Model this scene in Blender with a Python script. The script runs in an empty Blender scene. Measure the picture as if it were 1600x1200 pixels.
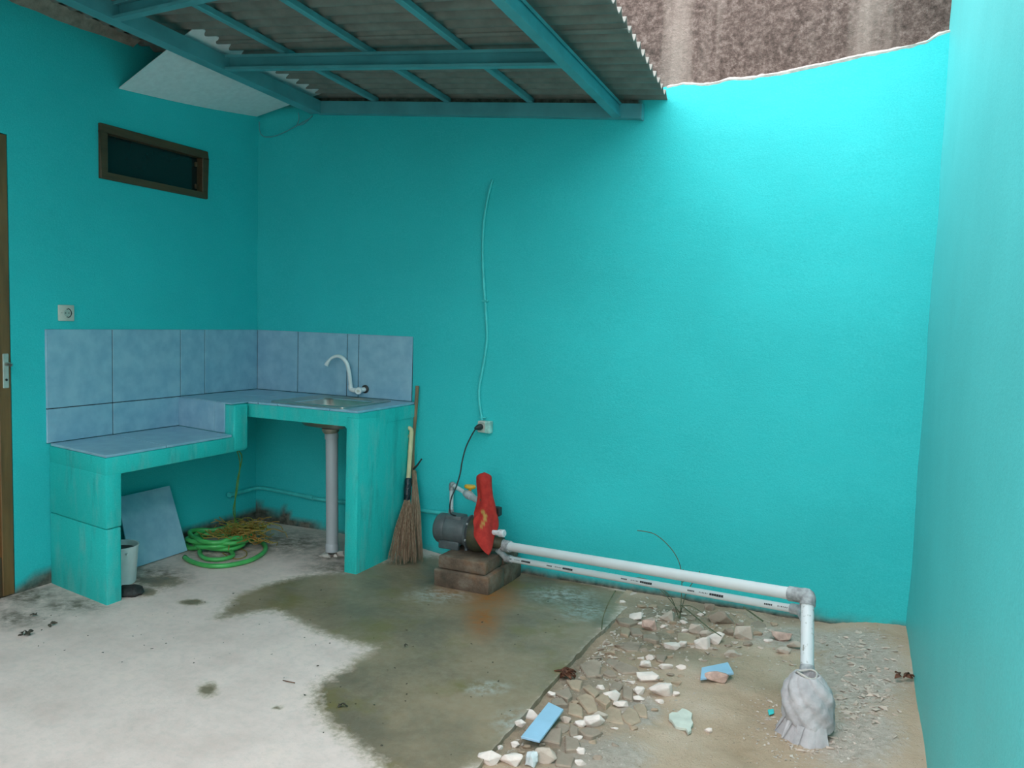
import bpy, bmesh, math, random
from mathutils import Vector, Matrix, noise
import numpy as np
random.seed(7)
scene = bpy.context.scene
COL = scene.collection

# ------------------------------------------------------------------ camera
FPX = 1251.4
CAM = Vector((3.7449, -4.2575, 1.4267))
cam_d = bpy.data.cameras.new('camera')
cam = bpy.data.objects.new('camera', cam_d); COL.objects.link(cam)
cam_d.sensor_width = 36.0; cam_d.lens = FPX / 1600 * 36.0; cam_d.clip_start = 0.02
cam.location = CAM
cam.rotation_euler = (1.4901, -0.0326, 0.4145)
scene.camera = cam
RM = cam.rotation_euler.to_matrix()

# ------------------------------------------------------------------ world (overcast sky), exposure
w = bpy.data.worlds.new('overcast_sky'); scene.world = w; w.use_nodes = True
nt = w.node_tree; nt.nodes.clear()
wo = nt.nodes.new('ShaderNodeOutputWorld'); bg = nt.nodes.new('ShaderNodeBackground')
tc = nt.nodes.new('ShaderNodeTexCoord'); sx = nt.nodes.new('ShaderNodeSeparateXYZ')
cr = nt.nodes.new('ShaderNodeValToRGB')
mr = nt.nodes.new('ShaderNodeMapRange'); mr.inputs[1].default_value = -1.0; mr.inputs[2].default_value = 1.0
nt.links.new(tc.outputs['Generated'], sx.inputs[0]); nt.links.new(sx.outputs['Z'], mr.inputs[0]); nt.links.new(mr.outputs[0], cr.inputs[0])
e = cr.color_ramp.elements; e.new(.5)
for k, (p_, c_) in enumerate(((.485, (.20, .19, .17, 1)), (.505, (.92, .94, .96, 1)), (1.0, (.84, .87, .90, 1)))): e[k].position = p_; e[k].color = c_   # ground, horizon, zenith
nt.links.new(cr.outputs[0], bg.inputs[0]); nt.links.new(bg.outputs[0], wo.inputs[0])
bg.inputs[1].default_value = 2.5
scene.view_settings.view_transform = 'Standard'; scene.view_settings.look = 'None'
scene.view_settings.gamma = 1.0; scene.view_settings.use_curve_mapping = False
scene.view_settings.exposure = 1.02
scene.cycles.max_bounces = 12; scene.cycles.diffuse_bounces = 8

# ------------------------------------------------------------------ where a picture point meets the place
def ss(a, b, x):
    t = max(0.0, min(1.0, (x - a) / (b - a))); return t * t * (3 - 2 * t)
SLAB_X = 2.70
def slab_z(x, y):
    return -0.058 * ss(1.15, 1.8, x) * ss(-1.1, -0.05, y)
def dirt_z(x, y):
    e = 1 - ss(3.55, 3.98, x)
    z = (-0.058 * ss(-1.1, -0.05, y) - 0.028) * e
    z += 0.030 * ss(-0.75, -0.2, y) * e                       # a low bank of earth along the wall
    z += (noise.noise((x * 5, y * 5, 0)) * .010 + noise.noise((x * 17, y * 17, 3)) * .006) * (0.35 + .65 * e)
    z += abs(noise.noise((x * 45, y * 45, 7))) * .006
    return z
def ground(x, y): return slab_z(x, y) if x < SLAB_X else dirt_z(x, y)
def ray(u, v): return RM @ Vector(((u - 800) / FPX, -(v - 600) / FPX, -1.0))
def at(u, v, x=None, y=None, z=None):
    d = ray(u, v)
    t = (x - CAM.x) / d.x if x is not None else (y - CAM.y) / d.y if y is not None else (z - CAM.z) / d.z
    return CAM + d * t
def G(u, v, lift=0.0):
    p = at(u, v, z=0)
    for _ in range(6): p = at(u, v, z=ground(p.x, p.y) + lift)
    return p
def depth(p): return (p - CAM).dot(RM @ Vector((0, 0, -1)))
def zb(x, y): return 2.680 - .0835 * (x - .46) - .034 * y      # underside of the roof beams

# ------------------------------------------------------------------ materials
def new_mat(name):
    m = bpy.data.materials.new(name); m.use_nodes = True
    n = m.node_tree.nodes; return m, m.node_tree, n['Principled BSDF']
def N(nt, t, **kw):
    n = nt.nodes.new(t)
    for k, v in kw.items(): setattr(n, k, v)
    return n
def c4(c): return (c[0], c[1], c[2], 1)
def coords(nt, scale=(1, 1, 1), kind='Object'):
    tc = N(nt, 'ShaderNodeTexCoord'); mp = N(nt, 'ShaderNodeMapping'); mp.inputs['Scale'].default_value = scale
    nt.links.new(tc.outputs[kind], mp.inputs[0]); return mp.outputs[0]
def noise_tex(nt, vec, scale, detail=4, rough=.55):
    n = N(nt, 'ShaderNodeTexNoise'); n.inputs['Scale'].default_value = scale; n.inputs['Detail'].default_value = detail
    n.inputs['Roughness'].default_value = rough; nt.links.new(vec, n.inputs['Vector']); return n.outputs['Fac']
def ramp(nt, fac, stops):
    r = N(nt, 'ShaderNodeValToRGB'); nt.links.new(fac, r.inputs[0]); el = r.color_ramp.elements
    while len(el) < len(stops): el.new(.5)
    for e, (p, c) in zip(el, stops): e.position = p; e.color = c4(c) if len(c) == 3 else c
    return r.outputs[0]
def mixc(nt, fac, a, b):
    m = N(nt, 'ShaderNodeMix', data_type='RGBA')
    for sock, val in ((m.inputs[0], fac), (m.inputs[6], a), (m.inputs[7], b)):
        if isinstance(val, (tuple, list)): sock.default_value = c4(val)
        elif isinstance(val, (int, float)): sock.default_value = val
        else: nt.links.new(val, sock)
    return m.outputs[2]
def math_n(nt, op, a, b=None, clamp=False):
    m = N(nt, 'ShaderNodeMath', operation=op, use_clamp=clamp)
    for i, v in enumerate((a, b)):
        if v is None: continue
        if isinstance(v, (int, float)): m.inputs[i].default_value = v
        else: nt.links.new(v, m.inputs[i])
    return m.outputs[0]
def maprange(nt, v, a, b, c=0.0, d=1.0):
    m = N(nt, 'ShaderNodeMapRange'); nt.links.new(v, m.inputs[0])
    for i, x in enumerate((a, b, c, d)): m.inputs[i + 1].default_value = x
    return m.outputs[0]
def bump(nt, p, h, strength, dist=.01):
    b = N(nt, 'ShaderNodeBump'); b.inputs['Strength'].default_value = strength; b.inputs['Distance'].default_value = dist
    nt.links.new(h, b.inputs['Height']); nt.links.new(b.outputs[0], p.inputs['Normal'])
def attr(nt, name): return N(nt, 'ShaderNodeAttribute', attribute_name=name).outputs['Fac']

def mat(name, col, rough=.6, var=.15, scale=8, bmp=.2, bscale=60, dist=.004, metal=0.0, col2=None, stretch=(1, 1, 1), spec=.5, **kw):
    m, nt, p = new_mat(name)
    v = coords(nt, stretch)
    f = noise_tex(nt, v, scale, 5)
    c2 = col2 or tuple(x * (1 - var) for x in col)
    c1 = col if col2 else tuple(min(1, x * (1 + var)) for x in col)
    nt.links.new(ramp(nt, f, [(.35, c2), (.65, c1)]), p.inputs['Base Color'])
    p.inputs['Roughness'].default_value = rough; p.inputs['Metallic'].default_value = metal
    p.inputs['Specular IOR Level'].default_value = spec
    if bmp: bump(nt, p, noise_tex(nt, v, bscale, 3), bmp, dist)
    return m

TURQ = (.022, .535, .555)
def paint_mat(name, col, stain_shade=None, worn=0.0, streak=(1, 1, 1), rough=.62):
    """Emulsion paint brushed over rough plaster; stain = mask of damp patches near the ground and painted shade above the wall beam."""
    m, nt, p = new_mat(name)
    v = coords(nt)
    big = noise_tex(nt, v, 1.3, 4); fine = noise_tex(nt, coords(nt, streak), 16, 5)
    c = mixc(nt, ramp(nt, big, [(.3, (0, 0, 0)), (.7, (1, 1, 1))]), tuple(x * .92 for x in col), tuple(min(1, x * 1.06) for x in col))
    c = mixc(nt, math_n(nt, 'MULTIPLY', fine, .35), c, (col[0] + .05, col[1] * 1.1, col[2] * 1.1))
    if worn:
        wv = noise_tex(nt, coords(nt, (1, 1, .25)), 14, 6, .65)
        c = mixc(nt, math_n(nt, 'MULTIPLY', maprange(nt, wv, .50, .72), worn), c, (.17, .50, .47))
        wv2 = noise_tex(nt, coords(nt, (1.3, 1.3, .3)), 9, 6, .65)
        c = mixc(nt, math_n(nt, 'MULTIPLY', maprange(nt, wv2, .54, .75), worn), c, (.012, .19, .19))
    gr = noise_tex(nt, v, 150, 3, .7)
    c = mixc(nt, maprange(nt, gr, .50, .72, 0, .28), c, tuple(x * .62 for x in col)); c = mixc(nt, maprange(nt, gr, .48, .30, 0, .22), c, (col[0] + .10, min(1, col[1] * 1.3), min(1, col[2] * 1.3)))
    h = math_n(nt, 'ADD', noise_tex(nt, v, 70, 6, .7), gr); h2 = noise_tex(nt, coords(nt, streak), 22, 4)
    if stain_shade:
        a = attr(nt, 'stain_shade')
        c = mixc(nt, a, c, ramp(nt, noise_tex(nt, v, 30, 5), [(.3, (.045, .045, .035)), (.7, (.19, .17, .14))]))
    nt.links.new(c, p.inputs['Base Color']); p.inputs['Roughness'].default_value = rough; p.inputs['Specular IOR Level'].default_value = .3
    bump(nt, p, math_n(nt, 'ADD', math_n(nt, 'MULTIPLY', h, .6), math_n(nt, 'MULTIPLY', h2, .5)), .3, .006)
    return m

M = {}
M['wall'] = paint_mat('turquoise_wall_paint', TURQ, stain_shade=True, streak=(.6, .6, 1.4))
M['wall_r'] = paint_mat('turquoise_wall_paint_sheen', (.095, .56, .57), streak=(1, 1, .5), rough=.5)  # sheen at the grazing view painted in as a paler turquoise
M['counter'] = paint_mat('turquoise_counter_paint', (.012, .520, .490), worn=.55)
M['front'] = mat('dark_light_blocker', (.25, .23, .20), .85, .05, 4, .2)
M['pipepaint'] = mat('turquoise_pipe_paint', (.06, .55, .55), .45, .1, 20, .1)
M['steelpaint'] = mat('teal_steel_paint', (.10, .34, .38), .38, .12, 6, .08, 90, .002)
M['concrete_raw'] = mat('raw_mortar', (.26, .23, .19), .9, .3, 14, .6, 40, .012)
M['lip'] = mat('bare_plaster', (.56, .50, .46), .9, .2, 18, .6, 60, .008)
M['tile'] = mat('blue_grey_glazed_tile', (.33, .52, .64), .28, .1, 12, .03, 30, .001, col2=(.24, .42, .56))
M['tile_side'] = mat('blue_tile_sky', (.36, .55, .74), .3, .06, 9, .03, 30, .001)
M['wood'] = mat('brown_door_wood', (.17, .085, .028), .5, .25, 5, .15, 40, .002, stretch=(6, 6, .6))
M['wood_dark'] = mat('dark_frame_wood', (.085, .050, .022), .55, .25, 6, .2, 40, .002, stretch=(5, .6, 5))
M['wood_panel'] = mat('dark_door_panel', (.060, .030, .012), .55, .2, 6, .1, 40, .002, stretch=(6, 6, .6))
M['metal'] = mat('brushed_metal', (.55, .57, .55), .3, .08, 30, .05, 200, .001, metal=1)
M['plate'] = mat('lock_plate', (.38, .44, .40), .4, .1, 20, .05)
M['steel'] = mat('stainless_steel', (.62, .58, .53), .36, .08, 12, .04, 200, .001, metal=1)
M['steel_dull'] = mat('dull_steel_underside', (.42, .37, .30), .5, .2, 12, .1, 60, .002, metal=.6)
M['whiteplastic'] = mat('white_plastic', (.74, .75, .76), .35, .05, 10, .02)
M['socket'] = mat('aged_socket_plastic', (.58, .56, .50), .4, .06, 20, .02)
M['dark'] = mat('dark_rubber', (.018, .018, .018), .5, .3, 20, .1)
M['pvcgrey'] = mat('grey_pvc', (.43, .44, .47), .4, .10, 6, .05, 40, .002, stretch=(1, 1, .3))
M['pvcwhite'] = mat('dusty_white_pvc', (.66, .67, .68), .42, .04, 7, .05, 60, .002)
def pvc_spotted():
    m, nt, p = new_mat('muddy_white_pvc'); v = coords(nt)
    f = noise_tex(nt, v, 55, 4, .6)
    c = mixc(nt, maprange(nt, f, .58, .68), (.66, .67, .69), (.30, .29, .27))
    nt.links.new(c, p.inputs['Base Color']); p.inputs['Roughness'].default_value = .45; return m
M['pvcspot'] = pvc_spotted()
M['joint'] = mat('grey_glued_joint', (.32, .32, .33), .6, .35, 40, .3, 90, .004)
M['roof'] = mat('fibre_cement_sheet', (.200, .195, .175), .85, .15, 10, .25, 80, .003)
M['panel'] = mat('white_flat_sheet', (.74, .76, .78), .55, .05, 30, .06, 90, .002)
M['hose'] = mat('green_hose_rubber', (.07, .40, .10), .32, .2, 10, .05)
M['raffia'] = mat('yellow_brown_raffia', (.36, .17, .035), .7, .35, 9, .1, col2=(.30, .28, .05))
M['strand'] = mat('green_string', (.10, .26, .05), .7, .3, 25, .1)
M['bucket'] = mat('white_bucket_plastic', (.68, .69, .69), .45, .06, 14, .05)
M['bristle'] = mat('palm_rib_bristles', (.17, .085, .045), .8, .6, 30, .1, col2=(.33, .22, .15), stretch=(3, 3, .15))
M['bristle2'] = mat('palm_rib_bristles_grey', (.20, .13, .08), .8, .4, 30, .1, col2=(.32, .24, .17), stretch=(3, 3, .15))
M['bamboo'] = mat('pale_bamboo', (.66, .56, .33), .5, .12, 20, .1, stretch=(3, 3, .5))
M['stick'] = mat('brown_stick', (.24, .15, .085), .65, .25, 18, .2, stretch=(4, 4, .6))
M['wrap'] = mat('black_plastic_wrap', (.012, .018, .025), .2, .4, 40, .8, 70, .006)
M['motor'] = mat('grey_motor_paint', (.085, .095, .100), .42, .25, 18, .15, 60, .002)
M['pumphead'] = mat('olive_cast_iron', (.070, .060, .030), .6, .4, 22, .35, 60, .004, col2=(.035, .040, .025))
M['yellow'] = mat('yellow_plastic', (.72, .36, .02), .4, .1, 20, .03)
M['cord'] = mat('black_cord', (.012, .013, .014), .5, .2, 20, 0)
M['sack'] = mat('dirty_grey_sack_cloth', (.46, .42, .43), .9, .18, 14, .5, 60, .006)
def cloth_red():
    m, nt, p = new_mat('red_patterned_cloth'); v = coords(nt)
    f = noise_tex(nt, v, 35, 3)
    c = mixc(nt, maprange(nt, f, .35, .65), (.36, .014, .010), (.47, .026, .016))
    g = attr(nt, 'gold'); c = mixc(nt, g, c, (.42, .24, .06))
    nt.links.new(c, p.inputs['Base Color']); p.inputs['Roughness'].default_value = .85
    bump(nt, p, noise_tex(nt, v, 220, 2), .2, .002); return m
M['red'] = cloth_red()
def brick_mat():
    m, nt, p = new_mat('stained_block'); v = coords(nt)
    f = noise_tex(nt, v, 7, 6, .65); f2 = noise_tex(nt, v, 5, 4)
    c = ramp(nt, f, [(.3, (.050, .036, .026)), (.5, (.135, .085, .058)), (.7, (.24, .19, .15))])
    c = mixc(nt, math_n(nt, 'MULTIPLY', maprange(nt, f2, .55, .68), .6), c, (.24, .095, .035))
    nt.links.new(c, p.inputs['Base Color']); p.inputs['Roughness'].default_value = .75
    bump(nt, p, noise_tex(nt, v, 60, 5), .6, .008); return m
M['brick'] = brick_mat()
M['st_white'] = mat('pale_limestone', (.80, .655, .60), .9, .12, 14, .5, 60, .006)
M['st_beige'] = mat('beige_stone', (.56, .43, .36), .9, .15, 14, .5, 60, .006)
M['st_pink'] = mat('pink_brick_rubble', (.56, .36, .30), .9, .22, 30, .7, 60, .008)
M['st_grey'] = mat('grey_broken_concrete', (.33, .245, .19), .9, .16, 14, .5, 60, .006)
M['st_tan'] = mat('tan_broken_concrete', (.42, .30, .215), .9, .16, 14, .5, 60, .006)
M['grit'] = mat('pale_grit', (.58, .48, .42), .9, .2, 30, .3)
M['plaster'] = mat('flaked_white_plaster', (.60, .60, .53), .9, .1, 20, .4, 60, .005)
M['leaf'] = mat('dead_brown_leaf', (.13, .045, .022), .8, .4, 40, .3)
M['leaf2'] = mat('dry_dark_leaf', (.06, .05, .035), .85, .4, 40, .3)
M['weed'] = mat('dry_weed_stem', (.10, .11, .06), .8, .3, 30, .1)
M['blackrag'] = mat('dark_wet_rag', (.030, .030, .030), .8, .4, 30, .6, 60, .01)
M['clear'] = mat('crumpled_silver_plastic', (.62, .64, .66), .15, .1, 20, .6, 50, .01)
M['pane'] = mat('dark_window_glass', (.008, .018, .018), .08, .2, 3, 0)
M['print'] = mat('black_pipe_print', (.02, .02, .025), .6, .2, 20, 0)
def neighbour_mat():
    m, nt, p = new_mat('weathered_concrete_wall'); v = coords(nt)
    st = noise_tex(nt, coords(nt, (1, 1, .06)), 3.2, 4, .6)
    gr = noise_tex(nt, v, 34, 10, .8)
    c = ramp(nt, gr, [(.34, (.040, .026, .020)), (.5, (.150, .102, .086)), (.66, (.33, .255, .225))])
    s = math_n(nt, 'MULTIPLY', maprange(nt, st, .50, .66), .75)
    c = mixc(nt, s, c, (.45, .37, .32))
    nt.links.new(c, p.inputs['Base Color']); p.inputs['Roughness'].default_value = .95
    bump(nt, p, noise_tex(nt, v, 38, 8, .75), .9, .03); return m
M['neighbour'] = neighbour_mat()
def slab_mat():
    m, nt, p = new_mat('concrete_slab'); v = coords(nt)
    n1 = noise_tex(nt, v, 4, 6, .6); n2 = noise_tex(nt, v, 26, 6, .7); n3 = noise_tex(nt, v, 2.2, 5, .6); n4 = noise_tex(nt, v, 90, 3, .6)
    dry = ramp(nt, n1, [(.3, (.66, .500, .455)), (.55, (.76, .590, .545)), (.75, (.81, .625, .56))])
    dry = mixc(nt, math_n(nt, 'MULTIPLY', maprange(nt, n2, .45, .75), .35), dry, (.43, .385, .35))
    wet = ramp(nt, n3, [(.34, (.185, .135, .090)), (.50, (.245, .172, .108)), (.64, (.31, .215, .138))])
    wet = mixc(nt, math_n(nt, 'MULTIPLY', maprange(nt, n2, .40, .70), .45), wet, (.36, .29, .21))
    wet = mixc(nt, math_n(nt, 'MULTIPLY', maprange(nt, noise_tex(nt, v, 1.7, 6, .65), .48, .62), .5), wet, (.095, .080, .058))
    moss = maprange(nt, noise_tex(nt, v, 3.1, 5, .65), .52, .68)
    wet = mixc(nt, math_n(nt, 'MULTIPLY', moss, .8), wet, (.185, .140, .045))
    wet = mixc(nt, maprange(nt, n4, .70, .76), wet, (.05, .05, .04))
    a = attr(nt, 'wet'); e = math_n(nt, 'ADD', a, math_n(nt, 'MULTIPLY', math_n(nt, 'SUBTRACT', n2, .5), .75))
    k = maprange(nt, e, .36, .62)
    c = mixc(nt, math_n(nt, 'MULTIPLY', maprange(nt, e, .22, .45), .55), dry, (.46, .365, .27))
    c = mixc(nt, k, c, wet)
    rs = math_n(nt, 'MULTIPLY', attr(nt, 'rust'), maprange(nt, n2, .25, .62))
    c = mixc(nt, rs, c, (.33, .115, .022))
    pl = math_n(nt, 'MULTIPLY', attr(nt, 'pale'), maprange(nt, n2, .42, .62))
    c = mixc(nt, pl, c, (.44, .42, .39))
    gm = math_n(nt, 'MULTIPLY', attr(nt, 'grime'), maprange(nt, noise_tex(nt, v, 13, 6, .7), .33, .6))
    c = mixc(nt, gm, c, (.15, .12, .09))
    nt.links.new(c, p.inputs['Base Color'])
    rr = math_n(nt, 'SUBTRACT', .85, math_n(nt, 'MULTIPLY', k, .42)); nt.links.new(rr, p.inputs['Roughness'])
    bump(nt, p, math_n(nt, 'ADD', n2, math_n(nt, 'MULTIPLY', n4, .3)), .25, .006); return m
M['slab'] = slab_mat()
def dirt_mat():
    m, nt, p = new_mat('trodden_earth'); v = coords(nt)
    n1 = noise_tex(nt, v, 3, 6, .6); n2 = noise_tex(nt, v, 30, 8, .75); n3 = noise_tex(nt, v, 110, 4, .7)
    c = ramp(nt, n1, [(.3, (.45, .305, .20)), (.5, (.56, .395, .28)), (.7, (.64, .48, .37))])
    g = attr(nt, 'grey'); g = math_n(nt, 'ADD', g, math_n(nt, 'MULTIPLY', math_n(nt, 'SUBTRACT', n2, .5), .9))
    c = mixc(nt, maprange(nt, g, .35, .75), c, ramp(nt, n2, [(.35, (.40, .32, .26)), (.65, (.64, .525, .455))]))
    d = math_n(nt, 'MULTIPLY', attr(nt, 'damp'), maprange(nt, n2, .2, .6))
    c = mixc(nt, d, c, (.25, .185, .135))
    c = mixc(nt, maprange(nt, n3, .64, .70), c, (.60, .56, .52))
    c = mixc(nt, maprange(nt, n3, .36, .30), c, (.10, .08, .06))
    nt.links.new(c, p.inputs['Base Color']); p.inputs['Roughness'].default_value = .95
    bump(nt, p, math_n(nt, 'ADD', n2, math_n(nt, 'MULTIPLY', n3, .4)), .7, .02); return m
M['dirt'] = dirt_mat()

# ------------------------------------------------------------------ mesh helpers
class MB:
    def __init__(s): s.bm = bmesh.new()
    def poly(s, pts): return s.bm.faces.new([s.bm.verts.new(p) for p in pts])
    def prism(s, pts, off):
        """solid between a polygon and the same polygon moved by off"""
        off = Vector(off); a = [s.bm.verts.new(p) for p in pts]; b = [s.bm.verts.new(Vector(p) + off) for p in pts]
        n = len(a); fs = [s.bm.faces.new(a[::-1]), s.bm.faces.new(b)]
        for i in range(n): fs.append(s.bm.faces.new((a[i], a[(i + 1) % n], b[(i + 1) % n], b[i])))
        return fs
    def box(s, x0, x1, y0, y1, z0, z1): s.prism([(x0, y0, z0), (x1, y0, z0), (x1, y1, z0), (x0, y1, z0)], (0, 0, z1 - z0)); return s
    def bar(s, a, b, w, h, up=(0, 0, 1)):
        a, b = Vector(a), Vector(b); d = (b - a).normalized(); u = Vector(up); r = d.cross(u).normalized(); u = r.cross(d)
        s.prism([a + r * w / 2 + u * h / 2, a - r * w / 2 + u * h / 2, a - r * w / 2 - u * h / 2, a + r * w / 2 - u * h / 2], b - a); return s
    def tube(s, pts, r, seg=10, cap=True):
        pts = [Vector(p) for p in pts]; n = len(pts); rr = r if isinstance(r, (list, tuple)) else [r] * n
        rings = []; nrm = None
        for i, p in enumerate(pts):
            t = (pts[min(i + 1, n - 1)] - pts[max(i - 1, 0)]).normalized()
            if nrm is None: nrm = t.orthogonal().normalized()
            nrm = (nrm - t * nrm.dot(t)); nrm = nrm.normalized() if nrm.length > 1e-6 else t.orthogonal().normalized()
            bn = t.cross(nrm)
            rings.append([s.bm.verts.new(p + (nrm * math.cos(k * 2 * math.pi / seg) + bn * math.sin(k * 2 * math.pi / seg)) * rr[i]) for k in range(seg)])
        for a, b in zip(rings, rings[1:]):
            for k in range(seg): s.bm.faces.new((a[k], a[(k + 1) % seg], b[(k + 1) % seg], b[k]))
        if cap: s.bm.faces.new(rings[0][::-1]); s.bm.faces.new(rings[-1])
        return s
    def lathe(s, prof, base=(0, 0, 0), axis=(0, 0, 1), seg=24, cap=True, closed=False, fn=None):
        """prof: (radius, height) along axis"""
        ax = Vector(axis).normalized(); e1 = ax.orthogonal().normalized(); e2 = ax.cross(e1); B = Vector(base)
        rings = []
        for r, h in prof:
            ring = []
            for k in range(seg):
                a = k * 2 * math.pi / seg; q = B + ax * h + (e1 * math.cos(a) + e2 * math.sin(a)) * r
                ring.append(s.bm.verts.new(fn(q, a, r, h) if fn else q))
            rings.append(ring)
        prs = list(zip(rings, rings[1:])) + ([(rings[-1], rings[0])] if closed else [])
        for a, b in prs:
            for k in range(seg): s.bm.faces.new((a[k], a[(k + 1) % seg], b[(k + 1) % seg], b[k]))
        if cap and not closed: s.bm.faces.new(rings[0][::-1]); s.bm.faces.new(rings[-1])
        return s
    def grid(s, P):
        """P: rows of points"""
        V = [[s.bm.verts.new(p) for p in row] for row in P]
        for a, b in zip(V, V[1:]):
            for k in range(len(a) - 1): s.bm.faces.new((a[k], a[k + 1], b[k + 1], b[k]))
        return V
    def hull(s, pts):
        vs = [s.bm.verts.new(p) for p in pts]
        r = bmesh.ops.convex_hull(s.bm, input=vs)
        bad = [g for g in r['geom_interior'] if isinstance(g, bmesh.types.BMVert)]
        if bad: bmesh.ops.delete(s.bm, geom=bad, context='VERTS')
        return s
    def bevel(s, w, seg=2):
        bmesh.ops.remove_doubles(s.bm, verts=s.bm.verts, dist=1e-6)
        bmesh.ops.recalc_face_normals(s.bm, faces=s.bm.faces)
        es = [e for e in s.bm.edges if len(e.link_faces) == 2 and e.calc_face_angle(0) > .6]
        bmesh.ops.bevel(s.bm, geom=es, offset=w, segments=seg, affect='EDGES', profile=.5, clamp_overlap=True); return s
    def rough(s, amp, freq=6, cuts=0):
        if cuts: bmesh.ops.subdivide_edges(s.bm, edges=s.bm.edges, cuts=cuts, use_grid_fill=True)
        for v in s.bm.verts: v.co += Vector(noise.noise_vector(v.co * freq)) * amp
        return s

def base_of(parent):
    b = Vector((0, 0, 0))
    while parent is not None: b += Vector(parent.location); parent = parent.parent
    return b
def obj(name, mb, m, parent=None, smooth=None, label=None, origin=True, recalc=True):
    bm = mb.bm
    if recalc: bmesh.ops.recalc_face_normals(bm, faces=bm.faces)
    me = bpy.data.meshes.new(name)
    o = bpy.data.objects.new(name, me); COL.objects.link(o)
    if parent is not None:
        o.parent = parent; off = base_of(parent)
    elif origin:
        xs = [v.co.x for v in bm.verts]; ys = [v.co.y for v in bm.verts]; zs = [v.co.z for v in bm.verts]
        off = Vector(((min(xs) + max(xs)) / 2, (min(ys) + max(ys)) / 2, min(zs))); o.location = off
    else: off = Vector((0, 0, 0))
    bmesh.ops.translate(bm, verts=bm.verts, vec=-off)
    bm.to_mesh(me); bm.free(); me.materials.append(M[m] if isinstance(m, str) else m)
    if smooth is not None:
        me.polygons.foreach_set('use_smooth', [True] * len(me.polygons))
        if smooth < 179: me.set_sharp_from_angle(angle=math.radians(smooth))
    if label: o['label'] = label
    return o
def under(part, *subs):
    for c_ in subs: c_.parent = part; c_.matrix_parent_inverse = Matrix.Identity(4)
def thing(name, label, cat, loc, group=None):
    o = bpy.data.objects.new(name, None); COL.objects.link(o); o.location = loc; o.empty_display_size = .1
    o['label'] = label; o['category'] = cat
    if group: o['group'] = group
    return o
def tag(o, label, cat, group=None):
    o['label'] = label; o['category'] = cat
    if group: o['group'] = group
    return o
def struct(name, mb, m, parent=None, smooth=None, origin=False, recalc=True):
    o = obj(name, mb, m, parent, smooth, origin=origin, recalc=recalc)
    if parent is None: o['kind'] = 'structure'
    return o
def spline(pts, n=8, closed=False):
    P = [Vector(p) for p in pts]; out = []
    L = len(P); rng = L if closed else L - 1
    for i in range(rng):
        p0 = P[(i - 1) % L] if closed or i > 0 else P[0]; p1 = P[i]; p2 = P[(i + 1) % L]
        p3 = P[(i + 2) % L] if closed or i + 2 < L else P[-1]
        for k in range(n):
            t = k / n; t2 = t * t; t3 = t2 * t
            out.append(.5 * ((2 * p1) + (p2 - p0) * t + (2 * p0 - 5 * p1 + 4 * p2 - p3) * t2 + (3 * p1 - p0 - 3 * p2 + p3) * t3))
    out.append(P[0].copy() if closed else P[-1]); return out
def set_attr(o, name, fn):
    me = o.data; a = me.attributes.new(name, 'FLOAT', 'POINT'); L = o.location
    a.data.foreach_set('value', [float(fn(v.co + L)) for v in me.vertices])
def sdist(poly):
    """signed distance (inside positive) to a closed polygon in plan"""
    P = [(p[0], p[1]) for p in poly]
    def f(x, y):
        ins = False; best = 1e9; n = len(P)
        for i in range(n):
            x1, y1 = P[i]; x2, y2 = P[(i + 1) % n]
            if (y1 > y) != (y2 > y) and x < (x2 - x1) * (y - y1) / (y2 - y1) + x1: ins = not ins
            dx, dy = x2 - x1, y2 - y1; t = max(0, min(1, ((x - x1) * dx + (y - y1) * dy) / (dx * dx + dy * dy + 1e-12)))
            d = (x - x1 - t * dx) ** 2 + (y - y1 - t * dy) ** 2
            if d < best: best = d
        return math.sqrt(best) if ins else -math.sqrt(best)
    return f
def blob(u, v, ru, rv):
    c = G(u, v); a = G(u + ru, v) - c; b = G(u, v - rv) - c
    det = a.x * b.y - a.y * b.x
    def f(x, y):
        dx, dy = x - c.x, y - c.y
        s = (dx * b.y - dy * b.x) / det; t = (a.x * dy - a.y * dx) / det
        return max(0.0, 1 - math.sqrt(s * s + t * t))
    return f

# ------------------------------------------------------------------ SETTING: floor and ground
wet_px = [(346, 964), (372, 933), (420, 914), (470, 902), (541, 896), (575, 884), (640, 872), (700, 872), (800, 885), (900, 908), (975, 925),
          (960, 962), (905, 1025), (850, 1090), (800, 1150), (770, 1195), (690, 1215), (620, 1212), (565, 1165), (520, 1130), (497, 1100), (500, 1072), (545, 1045),
          (590, 1012), (566, 1006), (500, 985), (458, 963), (430, 951), (395, 955)]
wet_f = sdist([G(*p) for p in wet_px])
damp_b = [blob(300, 941, 38, 9), blob(250, 908, 60, 16), blob(230, 925, 30, 12), blob(435, 1105, 14, 7), blob(325, 1078, 28, 20)]
rust_b = [blob(762, 932, 60, 32), blob(755, 965, 38, 34), blob(700, 925, 45, 14)]
pale_b = [blob(912, 955, 50, 20), blob(815, 1140, 55, 38), blob(760, 1075, 45, 14), blob(690, 930, 70, 16), blob(880, 930, 70, 18)]
grime_b = [blob(45, 930, 90, 26), blob(20, 965, 90, 22), blob(110, 945, 90, 18), blob(230, 900, 90, 26), blob(450, 848, 100, 26), blob(540, 885, 90, 16), blob(520, 870, 60, 12), blob(350, 862, 90, 24)]
mb = MB(); xs = [i * .02 for i in range(136)]; ys = [-5.2 + i * .0260 for i in range(201)]
def slab_x(x, y):
    if x > 2.6: x = x + (noise.noise((y * 4, 1, 0)) * .012 + noise.noise((y * 19, 5, 0)) * .007) * (x - 2.6) / .1
    return x
rows = [[Vector((slab_x(x, y), y, slab_z(x, y) + noise.noise((x * 3, y * 3, 9)) * .002)) for x in xs] for y in ys]
mb.grid(rows)
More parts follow.
